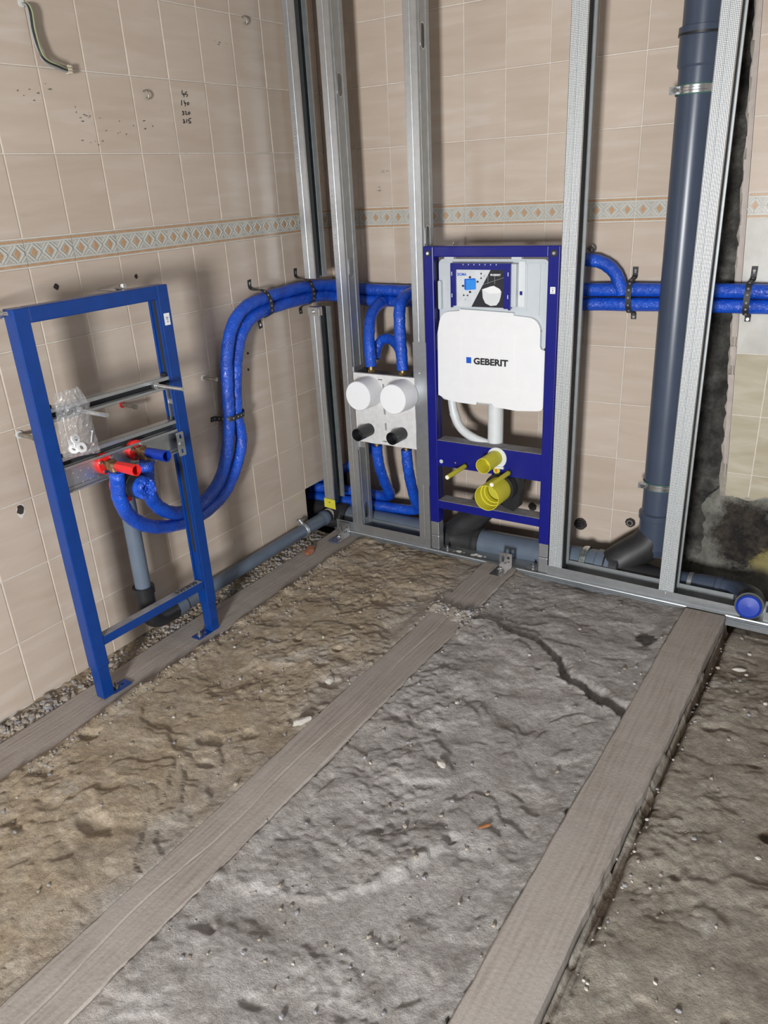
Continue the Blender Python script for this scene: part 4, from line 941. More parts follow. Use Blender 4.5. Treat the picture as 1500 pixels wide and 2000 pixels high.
# ------------------------------------------------------------------ blue insulated pipes
def bpipe(pts, label, r=0.0215, seed=0, group='blue insulated water pipes', sub=12, name='insulated_pipe'):
    mb = MB(); mb.tube(pts, r, 18, wob=0.022, sub=sub, seed=seed); o = mb.build(name, 'film')
    return tag(o, label, 'pipe', group)
hot = [(0.238, -1.418, 0.668), (0.232, -1.417, 0.63), (0.222, -1.413, 0.585), (0.200, -1.375, 0.512), (0.170, -1.289, 0.440), (0.130, -1.156, 0.384), (0.090, -0.991, 0.353), (0.058, -0.837, 0.375), (0.046, -0.745, 0.450),
       (0.046, -0.706, 0.530), (0.046, -0.712, 0.62), (0.046, -0.700, 0.72), (0.046, -0.675, 0.82), (0.046, -0.636, 0.895), (0.046, -0.570, 0.940), (0.046, -0.46, 0.957), (0.046, -0.27, 0.962), (0.046, -0.15, 0.958), (0.060, -0.085, 0.950), (0.11, -0.052, 0.938), (0.20, -0.046, 0.930), (0.50, -0.046, 0.930), (0.9, -0.046, 0.936), (1.3, -0.046, 0.943), (1.7, -0.046, 0.946), (2.3, -0.046, 0.948)]
bpipe(hot, 'long blue pipe from the red-capped elbow, lower of the pair along the walls', seed=1, group=None)
cold = [(0.244, -1.312, 0.668), (0.238, -1.316, 0.635), (0.222, -1.307, 0.580), (0.190, -1.269, 0.513), (0.160, -1.192, 0.447), (0.120, -1.074, 0.402), (0.085, -0.965, 0.392), (0.058, -0.852, 0.430), (0.048, -0.785, 0.52),
        (0.048, -0.757, 0.63), (0.048, -0.746, 0.72), (0.048, -0.728, 0.83), (0.048, -0.683, 0.925), (0.048, -0.610, 0.977), (0.048, -0.51, 0.994), (0.048, -0.36, 1.003), (0.048, -0.20, 1.002), (0.062, -0.10, 0.992), (0.11, -0.056, 0.980), (0.20, -0.048, 0.972), (0.50, -0.048, 0.970), (0.9, -0.048, 0.982), (1.3, -0.048, 0.990), (1.7, -0.048, 0.990), (2.3, -0.048, 0.990)]
bpipe(cold, 'long blue pipe from the blue-capped elbow, upper of the pair along the walls', seed=2, group=None)
bpipe([(0.285, -0.055, 0.930), (0.281, -0.10, 0.925), (0.283, -0.16, 0.895), (0.294, -0.20, 0.84), (0.307, -0.225, 0.775), P(0.318, -0.030, 0.714)], 'curved blue riser into the top of the valve board beside the holed stud', seed=3)
bpipe([(0.435, -0.050, 0.972), (0.438, -0.11, 0.972), (0.444, -0.19, 0.962), (0.448, -0.225, 0.93), (0.453, -0.238, 0.85), (0.457, -0.240, 0.78), P(0.459, -0.030, 0.714)], 'straight blue riser into the top of the valve board nearer the toilet frame', seed=4)
bpipe([(0.305, -0.185, 0.735), (0.305, -0.165, 0.775), (0.328, -0.160, 0.803), (0.368, -0.168, 0.808), (0.410, -0.190, 0.790), (0.450, -0.225, 0.765)], 'short blue arch of pipe behind the two risers', r=0.019, seed=5)
bpipe([P(0.325, -0.030, 0.406), (0.322, -0.232, 0.36), (0.318, -0.21, 0.29), (0.312, -0.165, 0.21), (0.300, -0.12, 0.150), (0.262, -0.100, 0.130), (0.15, -0.098, 0.128), (0.02, -0.10, 0.125), (-0.12, -0.12, 0.12)], 'blue pipe leaving the valve board foot beside the holed stud', seed=6)
bpipe([P(0.462, -0.030, 0.406), (0.462, -0.235, 0.34), (0.458, -0.21, 0.26), (0.452, -0.17, 0.17), (0.446, -0.135, 0.118), (0.40, -0.122, 0.098), (0.25, -0.120, 0.090), (0.05, -0.122, 0.086), (-0.12, -0.13, 0.08)], 'blue pipe leaving the valve board foot nearer the toilet frame', seed=7)
bpipe([(0.215, -0.085, 0.385), (0.190, -0.080, 0.335), (0.145, -0.078, 0.285), (0.085, -0.076, 0.242), (0.02, -0.072, 0.205), (-0.03, -0.07, 0.18), (-0.10, -0.07, 0.15)], 'short slanting blue pipe rising out of the corner hole', r=0.020, seed=8)
bpipe([(0.98, -0.048, 1.083), (1.060, -0.048, 1.082), (1.120, -0.050, 1.074), (1.165, -0.052, 1.046), (1.190, -0.055, 1.005), (1.200, -0.052, 0.975)], 'arched blue pipe joining the pair between toilet frame and soil stack', r=0.021, seed=9)

# ------------------------------------------------------------------ perforated straps
def strap(path, wdir, wid, label, holes=True, group='black perforated pipe straps'):
    """flat band following path; wdir is its width direction"""
    Pp = spline(path, 6); wd = V3(wdir).normalized(); mb = MB(); rings = []
    for k, p in enumerate(Pp):
        t = (Pp[min(k+1, len(Pp)-1)]-Pp[max(k-1, 0)]).normalized(); nn = t.cross(wd).normalized()
        rings.append([p+wd*wid/2+nn*0.001, p-wd*wid/2+nn*0.001, p-wd*wid/2-nn*0.001, p+wd*wid/2-nn*0.001])
    mb.loft(rings, True, True, 0, False)
    ss = [Pp[0]]; L_ = 0; acc = 0
    root = mb.build('pipe_strap', 'strap'); tag(root, label, 'strap', group)
    hb = MB()
    for k in range(1, len(Pp)-1):
        acc += (Pp[k]-Pp[k-1]).length
        if acc > 0.0165:
            acc = 0; t = (Pp[k+1]-Pp[k-1]).normalized(); nn = t.cross(wd).normalized()
            hb.cyl(Pp[k]-nn*0.0013, Pp[k]+nn*0.0013, 0.0034, n=10)
    hb.build('punched_hole', 'dusty_top', root)
    for p in (Pp[2], Pp[-3]):
        sc = MB(); k = Pp.index(p); t = (Pp[k+1]-Pp[k-1]).normalized(); nn = t.cross(wd).normalized()
        sc.lathe(p-nn*0.002, nn, [(0, 0.0045), (0.004, 0.0045)], 10); sc.build('screw_head', 'zinc', root)
    return root
strap([(1.222, -0.002, 1.055), (1.222, -0.004, 1.025), (1.223, -0.055, 1.015), (1.224, -0.071, 0.990), (1.225, -0.071, 0.943), (1.226, -0.052, 0.918), (1.227, -0.005, 0.908), (1.228, -0.002, 0.888)], (1, 0, 0), 0.018, 'black perforated strap between arched pipe and soil stack, holding two blue pipes')
strap([(1.582, -0.002, 1.058), (1.581, -0.004, 1.022), (1.581, -0.055, 1.015), (1.581, -0.071, 0.990), (1.581, -0.071, 0.945), (1.581, -0.052, 0.922), (1.581, -0.005, 0.912), (1.581, -0.002, 0.893)], (1, 0, 0), 0.018, 'black perforated strap on the far tiles beyond the dark chase')
strap([(0.002, -0.515, 1.060), (0.004, -0.512, 1.030), (0.050, -0.500, 1.022), (0.072, -0.495, 0.995), (0.070, -0.490, 0.945), (0.045, -0.487, 0.930), (0.004, -0.483, 0.920), (0.002, -0.480, 0.885)], (0, 1, 0.15), 0.017, 'black perforated strap where the blue pipes bend on the tiled wall')
strap([(0.002, -0.245, 1.070), (0.004, -0.244, 1.038), (0.050, -0.240, 1.030), (0.072, -0.238, 1.002), (0.070, -0.236, 0.952), (0.045, -0.235, 0.937), (0.004, -0.234, 0.925), (0.002, -0.234, 0.900)], (0, 1, 0), 0.017, 'black perforated strap beside the corner stud on the tiled wall')
strap([(0.002, -0.800, 0.623), (0.004, -0.782, 0.623), (0.060, -0.775, 0.625), (0.073, -0.755, 0.626), (0.072, -0.705, 0.628), (0.055, -0.685, 0.630), (0.004, -0.665, 0.632), (0.002, -0.640, 0.632)], (0, 0.1, 1), 0.017, 'black perforated strap around the vertical run of blue pipes')

# ------------------------------------------------------------------ drains
def gpipe(name, pts, r, mat, label, group=None, n=24, sub=8, cat='pipe', parent=None):
    mb = MB(); mb.tube(pts, r, n, sub=sub); o = mb.build(name, mat, parent)
    if parent is None: tag(o, label, cat, group)
    return o
# basin drain
t = thing('basin_drain', (0.10, -1.295, 0.06), 'grey drain pipe dropping from the basin frame and running along the tiled wall', 'drain pipe')
gpipe('down_pipe', [(0.098, -1.292, 0.575), (0.100, -1.298, 0.20)], 0.0252, 'pipe', None, parent=t)
mb = MB(); mb.tube([(0.100, -1.298, 0.215), (0.100, -1.298, 0.155), (0.097, -1.288, 0.108), (0.088, -1.255, 0.080), (0.076, -1.205, 0.066), (0.068, -1.165, 0.060)], 0.0305, 24, sub=6)
mb.lathe((0.100, -1.298, 0.20), (0, 0, 1), [(0, 0.0345), (0.022, 0.0345), (0.022, 0.030)], 24); mb.build('elbow', 'black_pvc', t)
gpipe('floor_pipe', [(0.070, -1.175, 0.061), (0.058, -1.05, 0.054), (0.048, -0.85, 0.050), (0.046, -0.40, 0.050), (0.046, -0.36, 0.050)], 0.0252, 'pipe', None, parent=t)
mb = MB(); mb.lathe((0.0705, -1.165, 0.0605), (-0.1, 1, -0.04), [(0, 0.0285), (0.045, 0.0285), (0.045, 0.0255)], 24); mb.build('socket', 'pipe', t); mb = MB(); mb.lathe((0.046, -0.40, 0.05), (0, 1, 0), [(0, 0.0262), (0.12, 0.029), (0.135, 0.0325), (0.150, 0.0325), (0.150, 0.027)], 24); mb.build('socket', 'pipe', t)
mb = MB(); mb.tube([(0.046, -0.26, 0.05), (0.050, -0.20, 0.05), (0.055, -0.14, 0.055), (0.06, -0.12, 0.06)], 0.030, 20, sub=5); mb.build('rubber_sleeve', 'dusty_black', t)
mb = MB(); mb.lathe((0.0465, -0.232, 0.05), (0, 1, 0), [(0, 0.0315), (0.012, 0.0315)], 20); mb.build('tape_band', 'amber', t)
mb = MB(); mb.lathe((0.046, -0.415, 0.05), (0, 1, 0), [(0, 0.030), (0.018, 0.030)], 28, cap0=False, cap1=False); mb.lathe((0.046, -0.412, 0.05), (0, 1, 0), [(0, 0.0318), (0.012, 0.0318)], 28); mb.cyl((0.046, -0.406, 0.08), (0.030, -0.406, 0.096), 0.006, n=8); mb.box((0.012, -0.412, 0.082), (0.040, -0.400, 0.088)); mb.build('clamp', 'galv', t)
mb = MB(); mb.tube([(0.16, -1.368, 0.612), (0.13, -1.345, 0.610), (0.107, -1.310, 0.600), (0.099, -1.294, 0.575), (0.098, -1.292, 0.545)], 0.0275, 20, sub=5); mb.build('upper_bend', 'black_pvc', t)
# big horizontal drain behind the partition
HD = -0.150
t = thing('floor_drain', (0.9, HD, 0.02), 'large blue-grey drain pipe lying along the floor behind the partition', 'drain pipe')
gpipe('long_pipe', [(0.715, HD, 0.026), (1.245, HD, 0.030)], 0.0545, 'pipe', None, parent=t)
gpipe('corner_pipe', [(0.07, HD+0.01, 0.018), (0.60, HD, 0.022)], 0.0545, 'pipe', None, parent=t)
mb = MB(); mb.lathe((0.585, HD, 0.022), (1, 0, 0.01), [(0, 0.058), (0.02, 0.0615), (0.125, 0.0615), (0.14, 0.0645), (0.158, 0.0645), (0.158, 0.0545)], 32); mb.build('black_branch', 'dusty_black', t)
mb = MB(); mb.lathe((0.045, HD+0.01, 0.018), (1, 0, 0), [(-0.14, 0.060), (0.02, 0.060), (0.02, 0.066), (0.06, 0.066), (0.06, 0.055)], 28); mb.build('end_socket', 'dusty_black', t)
mb = MB(); mb.lathe((1.205, HD, 0.030), (1, 0, 0), [(0, 0.055), (0.004, 0.058), (0.055, 0.058), (0.056, 0.055)], 32); mb.build('pipe_collar', 'pipe', t)
mb = MB(); mb.lathe((1.238, HD, 0.030), (1, 0, 0), [(0, 0.0595), (0.006, 0.0595)], 32); mb.build('rubber_ring', 'black_pvc', t)
mb = MB(); mb.lathe((1.150, HD, 0.030), (1, 0, 0), [(0, 0.0575), (0.026, 0.0575)], 32, cap0=False, cap1=False); mb.build('clamp_lining', 'green', t)
mb = MB(); mb.lathe((1.153, HD, 0.030), (1, 0, 0), [(0, 0.0595), (0.006, 0.0595), (0.0075, 0.0615), (0.0125, 0.0615), (0.014, 0.0595), (0.020, 0.0595)], 32, cap0=False, cap1=False); mb.box((1.158, HD-0.072, -0.03), (1.170, HD-0.055, 0.02)); mb.cyl((1.164, HD-0.078, 0.0), (1.164, HD-0.05, 0.0), 0.006, n=8); mb.build('clamp', 'zinc', t)
# soil stack with its branch
SX, SY = 1.392, -0.100
t = thing('soil_stack', (SX, SY, 0.05), 'tall slate-blue soil stack pipe behind the knurled stud', 'soil pipe')
mb = MB(); mb.cyl((SX, SY, 0.235), (SX-0.012, SY, 1.70), 0.0545, n=40); mb.cyl((SX-0.012, SY, 1.69), (SX-0.018, SY, 2.59), 0.0545, n=40); mb.build('stack_pipe', 'pipe_dark', t)
mb = MB(); mb.lathe((SX-0.012, SY, 1.595), (0, 0, 1), [(0, 0.0555), (0.006, 0.0585), (0.075, 0.0585), (0.078, 0.0625), (0.098, 0.0625), (0.100, 0.0545)], 40); mb.build('upper_socket', 'pipe_dark', t)
mb = MB(); mb.lathe((SX-0.012, SY, 1.672), (0, 0, 1), [(0, 0.0630), (0.006, 0.0630)], 40); mb.build('seal_ring', 'black_pvc', t)
mb = MB(); mb.lathe((SX, SY, 0.125), (0, 0, 1), [(-0.03, 0.046), (0.0, 0.0585), (0.105, 0.0585), (0.108, 0.0635), (0.128, 0.0635), (0.132, 0.0545)], 40); mb.build('lower_socket', 'pipe_dark', t)
mb = MB(); mb.tube([(SX-0.006, SY, 0.160), (SX-0.030, SY-0.010, 0.122), (SX-0.075, SY-0.022, 0.085), (SX-0.110, SY-0.036, 0.055), (SX-0.132, SY-0.046, 0.038)], 0.0590, 30, sub=6); mb.lathe((1.262, HD, 0.030), (1, 0, 0), [(0, 0.056), (0, 0.0635), (0.028, 0.0635), (0.034, 0.056)], 32); mb.build('black_branch', 'dusty_black', t)
mb = MB(); mb.cyl((1.25, HD, 0.022), (1.495, HD, 0.012), 0.0495, n=28); mb.build('black_through_pipe', 'black_pvc', t)
for z, ang in ((1.528, 0), (0.345, 0)):
    dx = -0.0115 if z > 1 else 0
    mb = MB(); mb.lathe((SX+dx, SY, z), (0, 0, 1), [(0, 0.0575), (0.026, 0.0575)], 36, cap0=False, cap1=False); cl = mb.build('clamp_lining', 'green', t)
    mb = MB(); mb.lathe((SX+dx, SY, z+0.003), (0, 0, 1), [(0, 0.0590), (0.006, 0.0590), (0.0075, 0.0610), (0.0125, 0.0610), (0.014, 0.0590), (0.020, 0.0590)], 36, cap0=False, cap1=False)
    a = Vector((-0.82, -0.55, 0)).normalized(); c_ = Vector((SX+dx, SY, z+0.013)); pq = a.cross(Vector((0, 0, 1)))
    for q_ in (-0.004, 0.004): mb.cyl(c_+a*0.056+pq*q_*1.0, c_+a*0.056+pq*q_*2.2, 0.011, n=8); 
    mb.box(tuple(c_+a*0.066+Vector((-0.010, -0.010, -0.010))), tuple(c_+a*0.066+Vector((0.010, 0.010, 0.010)))); mb.cyl(c_+a*0.068+pq*0.012, c_+a*0.068-pq*0.016, 0.0075, n=8); mb.build('clamp', 'zinc', cl)
# stub with blue cap at the far end
t = thing('capped_drain_stub', (1.62, HD, 0.01), 'slim grey drain stub bending to a blue end cap by the track', 'drain pipe')
gpipe('stub_pipe', [(1.47, HD, 0.024), (1.60, HD, 0.026)], 0.0395, 'pipe_dark', None, parent=t)
mb = MB(); mb.lathe((1.560, HD, 0.025), (1, 0, 0), [(0, 0.042), (0.055, 0.042), (0.058, 0.046), (0.075, 0.046), (0.077, 0.041)], 28); mb.build('socket', 'pipe_dark', t)
mb = MB(); mb.tube([(1.62, HD, 0.026), (1.672, HD-0.008, 0.030), (1.714, HD-0.045, 0.044), (1.738, HD-0.095, 0.062), (1.745, HD-0.135, 0.070)], 0.0410, 26, sub=6); mb.build('bend', 'pipe_dark', t)
ax = Vector((0.03, -0.95, 0.16)).normalized(); c_ = Vector((1.744, HD-0.125, 0.068))
mb = MB(); mb.lathe(c_, ax, [(0, 0.0435), (0.045, 0.0435), (0.045, 0.034)], 28); mb.build('bend_socket', 'black_pvc', t)
mb = MB(); mb.lathe(c_+ax*0.045, ax, [(0, 0.0365), (0.014, 0.0375), (0.016, 0.0350), (0.013, 0.031), (0.0145, 0.0001)], 32); mb.build('blue_cap', 'cap_blue', t)
mb = MB(); mb.lathe((1.528, HD, 0.025), (1, 0, 0), [(0, 0.0415), (0.014, 0.0415)], 24); mb.box((1.531, HD-0.049, 0.018), (1.540, HD-0.038, 0.038)); mb.build('clamp', 'galv', t)

# ------------------------------------------------------------------ blue basin frame
bf = thing('washbasin_mount', F(0.25, -0.02, 0.0), 'bright blue floor-standing washbasin frame against the tiled wall', 'basin frame')
for s0, s1, zb in ((0.008, 0.051, 0.105), (0.452, 0.491, 0.105)):
    mb = MB(); mb.box((s0, -0.042, zb), (s1, 0, 1.122), 0, F); po = mb.build('post', 'blue_frame', bf, bevel=0.003)
    mb = MB(); mb.box((s0+0.003, -0.039, 0.002), (s1-0.003, -0.003, zb+0.01), 0, F); lg = mb.build('leg', 'blue_frame', bf, bevel=0.002)
    if s0 > 0.2:
        mb = MB(); mb.box((s0-0.0008, -0.027, 0.30), (s0+0.001, -0.013, 1.085), 0, F); mb.build('slot', 'shade_inside', po)
        mb = MB(); mb.box((s0-0.006, -0.041, 0.16), (s0, -0.034, 1.085), 0, F); mb.box((s0-0.006, -0.009, 0.16), (s0, -0.002, 1.085), 0, F); mb.build('slot_lip', 'blue_frame', po, bevel=0.001)
    f0, f1 = (s1-0.004, s1+0.062) if s0 < 0.2 else (s0-0.058, s0+0.004)
    mb = MB(); T = lambda u, v_, q_: F(u, v_, q_)
    mb.poly(rect(f0, f1, -0.040, -0.002), T, 0.0012, 0.0045, [circ((f0+f1)/2+0.012, -0.021, 0.005, 10)]); fp = mb.build('foot_plate', 'blue_frame', lg)
    fu = (f0+f1)/2-0.012; mb = MB(); mb.cyl(F(fu, -0.02, 0.0045), F(fu, -0.02, 0.012), 0.0085, n=6); mb.cyl(F(fu, -0.02, 0.012), F(fu, -0.02, 0.026), 0.004, n=8); mb.build('anchor_bolt', 'steel_dirty', fp)
mb = MB(); mb.box((0.051, -0.040, 1.084), (0.452, -0.001, 1.122), 0, F); mb.build('top_bar', 'blue_frame', bf, bevel=0.003)
mb = MB(); mb.box((0.051, -0.034, 0.170), (0.452, -0.002, 0.1965), 0, F); bb = mb.build('bottom_bar', 'blue_frame', bf, bevel=0.002)
mb = MB(); mb.box((0.056, -0.031, 0.1965), (0.447, -0.005, 0.1972), 0, F); mb.build('dust_layer', 'dusty_top', bb)
for zc in (0.853, 0.722):
    mb = MB()
    mb.box((0.050, -0.034, zc-0.018), (0.455, -0.032, zc+0.018), 0, F)
    mb.box((0.050, -0.034, zc+0.016), (0.455, -0.004, zc+0.018), 0, F); mb.box((0.050, -0.034, zc-0.018), (0.455, -0.004, zc-0.016), 0, F)
    mb.box((0.050, -0.006, zc+0.007), (0.455, -0.004, zc+0.018), 0, F); mb.box((0.050, -0.006, zc-0.018), (0.455, -0.004, zc-0.010), 0, F)
    rl = mb.build('rail', 'galv', bf, bevel=0.0008)
    mb = MB(); mb.box((0.050, -0.031, zc-0.012), (0.455, -0.029, zc+0.012), 0, F); mb.build('rail_inside', 'shade_inside', rl)
    for s_ in (0.044, 0.440):
        mb = MB(); mb.box((s_, -0.030, zc+0.016), (s_+0.016, -0.010, zc+0.026), 0, F); mb.build('rail_clip', 'black_pvc', rl)
nF = Vector(F(0, 1, 0))-Vector(F(0, 0, 0))
for s_, z in ((0.129, 0.848), (0.389, 0.856)):
    mb = MB(); mb.cyl(F(s_, -0.01, z), F(s_, 0.115, z), 0.0058, n=14); rd = mb.build('threaded_rod', 'zinc', bf)
    mb = MB(); mb.cyl(F(s_, -0.004, z), F(s_, 0.006, z), 0.011, n=6, smooth=False); mb.cyl(F(s_, 0.006, z), F(s_, 0.011, z), 0.008, n=8); mb.build('nut', 'zinc', rd)
mb = MB(); hl = [circ(0.085+0.024*(k % 3)+0.012*(k//3), 0.685-0.016*(k//3), 0.0026, 8) for k in range(9)]
mb.poly(rect(0.052, 0.452, 0.640, 0.702), FT, -0.024, -0.021, hl); mp_ = mb.build('mounting_plate', 'galv', bf)
mb = MB(); mb.box((0.052, -0.024, 0.638), (0.452, -0.012, 0.642), 0, F); mb.box((0.052, -0.019, 0.648), (0.452, -0.017, 0.651), 0, F); mb.build('plate_fold', 'galv_dull', mp_)
mb = MB(); mb.poly(rrect(0.436, 0.462, 0.628, 0.702, 0.003), FT, -0.002, 0.0015, [oval(0.449, 0.688, 0.009, 0.014, 10), oval(0.449, 0.643, 0.009, 0.014, 10)]); cpz = mb.build('corner_plate', 'galv', bf)
mb = MB(); mb.cyl(F(0.449, 0.0015, 0.666), F(0.449, 0.005, 0.666), 0.008, n=10); mb.build('screw', 'zinc', cpz)
mb = MB(); mb.poly(rect(0.437, 0.456, 0.742, 0.835), FT, -0.016, -0.014); cpz = mb.build('tie_plate', 'galv', bf)
mb = MB(); mb.cyl(F(0.446, -0.014, 0.795), F(0.446, -0.004, 0.795), 0.008, n=6, smooth=False); mb.build('bolt', 'zinc', cpz)
# red fixing discs, bronze elbows and protective caps
for s_, z, cm, nm in ((0.184, 0.683, 'red', 'red_cap'), (0.292, 0.690, 'cap_blue', 'blue_cap')):
    mb = MB(); mb.lathe(F(s_, -0.021, z), nF, [(0, 0.030), (0.012, 0.030), (0.015, 0.026), (0.015, 0.014)], 28); dsk = mb.build('fixing_disc', 'red', bf)
    for a in (0.7, 2.7, 4.2):
        mb = MB(); c_ = F(s_+0.022*math.cos(a), -0.006, z+0.022*math.sin(a)); mb.lathe(c_, nF, [(0, 0.0055), (0.004, 0.0055), (0.004, 0.0025)], 10); mb.build('screw', 'zinc', dsk)
    mb = MB(); mb.cyl(F(s_, -0.008, z), F(s_, 0.050, z), 0.0125, n=8, smooth=False); mb.cyl(F(s_, 0.022, z), F(s_, 0.022, z-0.030), 0.0145, n=14); mb.box((s_-0.015, 0.008, z-0.012), (s_+0.015, 0.020, z+0.014), 0, F); mb.build('elbow', 'bronze', bf, bevel=0.002)
    mb = MB(); mb.lathe(F(s_, 0.042, z), nF, [(0, 0.0145), (0.076, 0.0165), (0.076, 0.0135), (0.030, 0.0125), (0.030, 0.0001)], 8 if cm == 'red' else 20, smooth=(cm != 'red')); mb.build(nm, cm, bf)
sd, zd = 0.228, 0.611
mb = MB(); mb.lathe(F(sd, -0.024, zd), nF, [(0, 0.0395), (0.022, 0.0395), (0.022, 0.034)], 28); mb.box((sd-0.012, -0.02, zd+0.03), (sd+0.012, -0.002, zd+0.05), 0, F); mb.box((sd-0.012, -0.02, zd-0.055), (sd+0.012, -0.002, zd-0.03), 0, F); rc = mb.build('drain_clip', 'red', bf)
mb = MB(); mb.lathe(F(sd, -0.06, zd), nF, [(0, 0.029), (0.085, 0.029), (0.085, 0.0335), (0.098, 0.0335), (0.100, 0.031), (0.112, 0.031), (0.114, 0.0335), (0.128, 0.0335), (0.128, 0.028)], 30); mb.build('drain_socket', 'black_pvc', bf)
mb = MB(); r = random.Random(8); rings = []
for k in range(9):
    f_ = k/8; rad = 0.0325*(1-0.1*f_) if f_ < 0.5 else 0.031*(1.18-f_)*1.3
    hgt = 0.068+0.030*min(1, f_*1.9)-0.012*max(0, f_-0.55)*2
    rings.append([Vector(F(sd+rad*(1+r.uniform(-0.10, 0.10)*min(1, f_*2))*math.cos(2*PI*i/26), hgt+r.uniform(-0.004, 0.004)*min(1, f_*2), zd+rad*(1+r.uniform(-0.1, 0.1)*min(1, f_*2))*math.sin(2*PI*i/26))) for i in range(26)])
mb.loft(rings, True, True, 0, False); mb.build('crumpled_plug', 'film', bf)
# anchors to the wall, sticker
mb = MB(); mb.cyl((0.002, F(0.01, 0, 0)[1]-0.010, 1.112), F(0.010, -0.02, 1.112), 0.005, n=10); mb.cyl(F(-0.016, -0.030, 1.112), F(-0.003, -0.030, 1.112), 0.011, n=6); mb.build('wall_anchor', 'zinc', bf)
mb = MB(); mb.box((0.395, -0.110, 1.118), (0.428, -0.036, 1.122), 0, F); mb.box((0.398, -0.110, 1.070), (0.426, -0.106, 1.120), 0, F); mb.cyl(F(0.41, -0.09, 1.122), F(0.41, -0.09, 1.130), 0.010, n=6); mb.cyl(F(0.41, -0.205, 1.11), F(0.41, -0.11, 1.11), 0.005, n=8); mb.build('wall_clip', 'zinc', bf)
mb = MB(); mb.poly(rrect(0.461, 0.481, 1.012, 1.045, 0.001), FT, 0.0, 0.0007); sk = mb.build('sticker', 'white', bf)
mb = MB(); mb.poly(rect(0.4665, 0.4760, 1.0325, 1.0340), FT, 0.0007, 0.0011); mb.tube([F(0.4685, 0.0008, 1.0270), F(0.4685, 0.0008, 1.0290), F(0.4710, 0.0008, 1.0305), F(0.4735, 0.0008, 1.0285), F(0.4725, 0.0008, 1.0265)], 0.0007, 5, sub=4); mb.poly(rect(0.4702, 0.4714, 1.0195, 1.0240), FT, 0.0007, 0.0011); mb.poly(rect(0.4735, 0.4743, 1.0195, 1.0235), FT, 0.0007, 0.0011); mb.build('sticker_mark', 'black_ink', sk)
mb = MB()
for k in range(7):
    s_ = 0.345+0.013*k; mb.tube([F(s_, -0.024, 0.1985), F(s_+0.004+0.003*(k % 2), -0.014, 0.1985), F(s_+0.001, -0.007, 0.1985)], 0.0012, 5, sub=3)
mb.build('marker_scribble', 'black_ink', bb)

# ------------------------------------------------------------------ bag of fixings hung on the rod
bg_ = thing('fixings_bag', F(0.11, 0.02, 0.74), 'clear plastic bag of washers and screws hanging on the basin frame rod', 'plastic bag')
for side in (0, 1):
    mb = MB(); r = random.Random(20+side); nu, nz = 14, 20; vs = []
    for j in range(nz+1):
        fz = j/nz; z = 0.742+0.168*fz
        sl_, sr = (0.056-0.004*math.sin(fz*3)), (0.166-0.012*math.sin(fz*2.5) if fz < 0.72 else 0.158-0.030*(fz-0.72)/0.28)
        for i in range(nu+1):
            fu = i/nu; s_ = sl_+(sr-sl_)*fu-0.012*(0.5-fz)
            bulge = math.sin(PI*fu)*math.sin(PI*min(1, (1-fz)*1.15))*(0.012 if side == 0 else 0.004)
            vs.append(F(s_, (0.013+bulge if side == 0 else 0.008-bulge)+r.uniform(-0.0022, 0.0022), z+r.uniform(-0.002, 0.002)-0.016*fu*(1-fz)))
    mb.add(vs, [(j*(nu+1)+i, j*(nu+1)+i+1, (j+1)*(nu+1)+i+1, (j+1)*(nu+1)+i) for j in range(nz) for i in range(nu)], 0, False); mb.build('film', 'bag', bg_)
for k, (s_, z, a) in enumerate(((0.085, 0.772, 0.3), (0.094, 0.764, 1.1), (0.080, 0.760, -0.5), (0.088, 0.784, 0.8), (0.100, 0.757, 0.2))):
    mb = MB(); ax = nF*0.8+Vector((0, 0.3*math.sin(a), 0.4*math.cos(a))); mb.lathe(F(s_, 0.010+0.002*k, z), ax, [(0, 0.006), (0, 0.014), (0.004, 0.014), (0.004, 0.006)], 18, cap0=False, cap1=False); mb.build('washer', 'white', bg_)
for k, (s_, z, a) in enumerate(((0.115, 0.756, 0.2), (0.128, 0.760, -0.4), (0.140, 0.775, 1.2))):
    mb = MB(); d = Vector((0, math.cos(a), math.sin(a)))*0.028; p0 = Vector(F(s_, 0.011+0.002*k, z)); mb.cyl(p0-d*0.5, p0+d*0.5, 0.0025, n=8); mb.cyl(p0+d*0.5, p0+d*0.62, 0.0055, n=6); mb.build('screw', 'zinc', bg_)

# ------------------------------------------------------------------ small things on the left wall
for (y, z, l, lab, red) in ((-1.527, 0.775, 0.068, 'steel anchor bolt in the tiles outside the basin frame, below the cut cable', 0), (-0.805, 0.773, 0.060, 'steel anchor bolt in the tiles between basin frame and blue pipes', 0), (-1.165, 0.769, 0.062, 'steel anchor bolt with a red plug seen inside the basin frame', 1)):
    t = thing('anchor_bolt', (0, y, z), lab, 'bolt', 'anchor bolts in the tiled wall')
    mb = MB(); mb.cyl((-0.004, y, z), (l, y, z-0.002), 0.0058, n=12); mb.build('shank', 'steel_dirty', t)
    mb = MB(); mb.cyl((l-0.006, y, z-0.002), (l+0.001, y, z-0.002), 0.0075, n=12); mb.build('bolt_end', 'steel_dirty', t)
    mb = MB(); mb.lathe((0, y, z), (1, 0, 0), [(0, 0.0105), (0.004, 0.0105), (0.004, 0.006)], 14); mb.build('wall_plug', 'red' if red else 'pale_pipe', t)
def hook(y, z, lab):
    mb = MB(); mb.tube([(0.0, y, z), (0.009, y, z), (0.015, y+0.002, z-0.005), (0.016, y+0.003, z-0.016), (0.010, y+0.003, z-0.021), (0.005, y+0.002, z-0.017)], 0.0026, 8, sub=5); o = mb.build('wall_hook', 'steel_dirty'); tag(o, lab, 'hook', 'screw hooks in the tiles')
hook(-0.40, 1.862, 'small screw hook high on the tiled wall near the corner stud'); hook(-0.878, 1.628, 'small screw hook between the cut cable and the handwritten numbers')
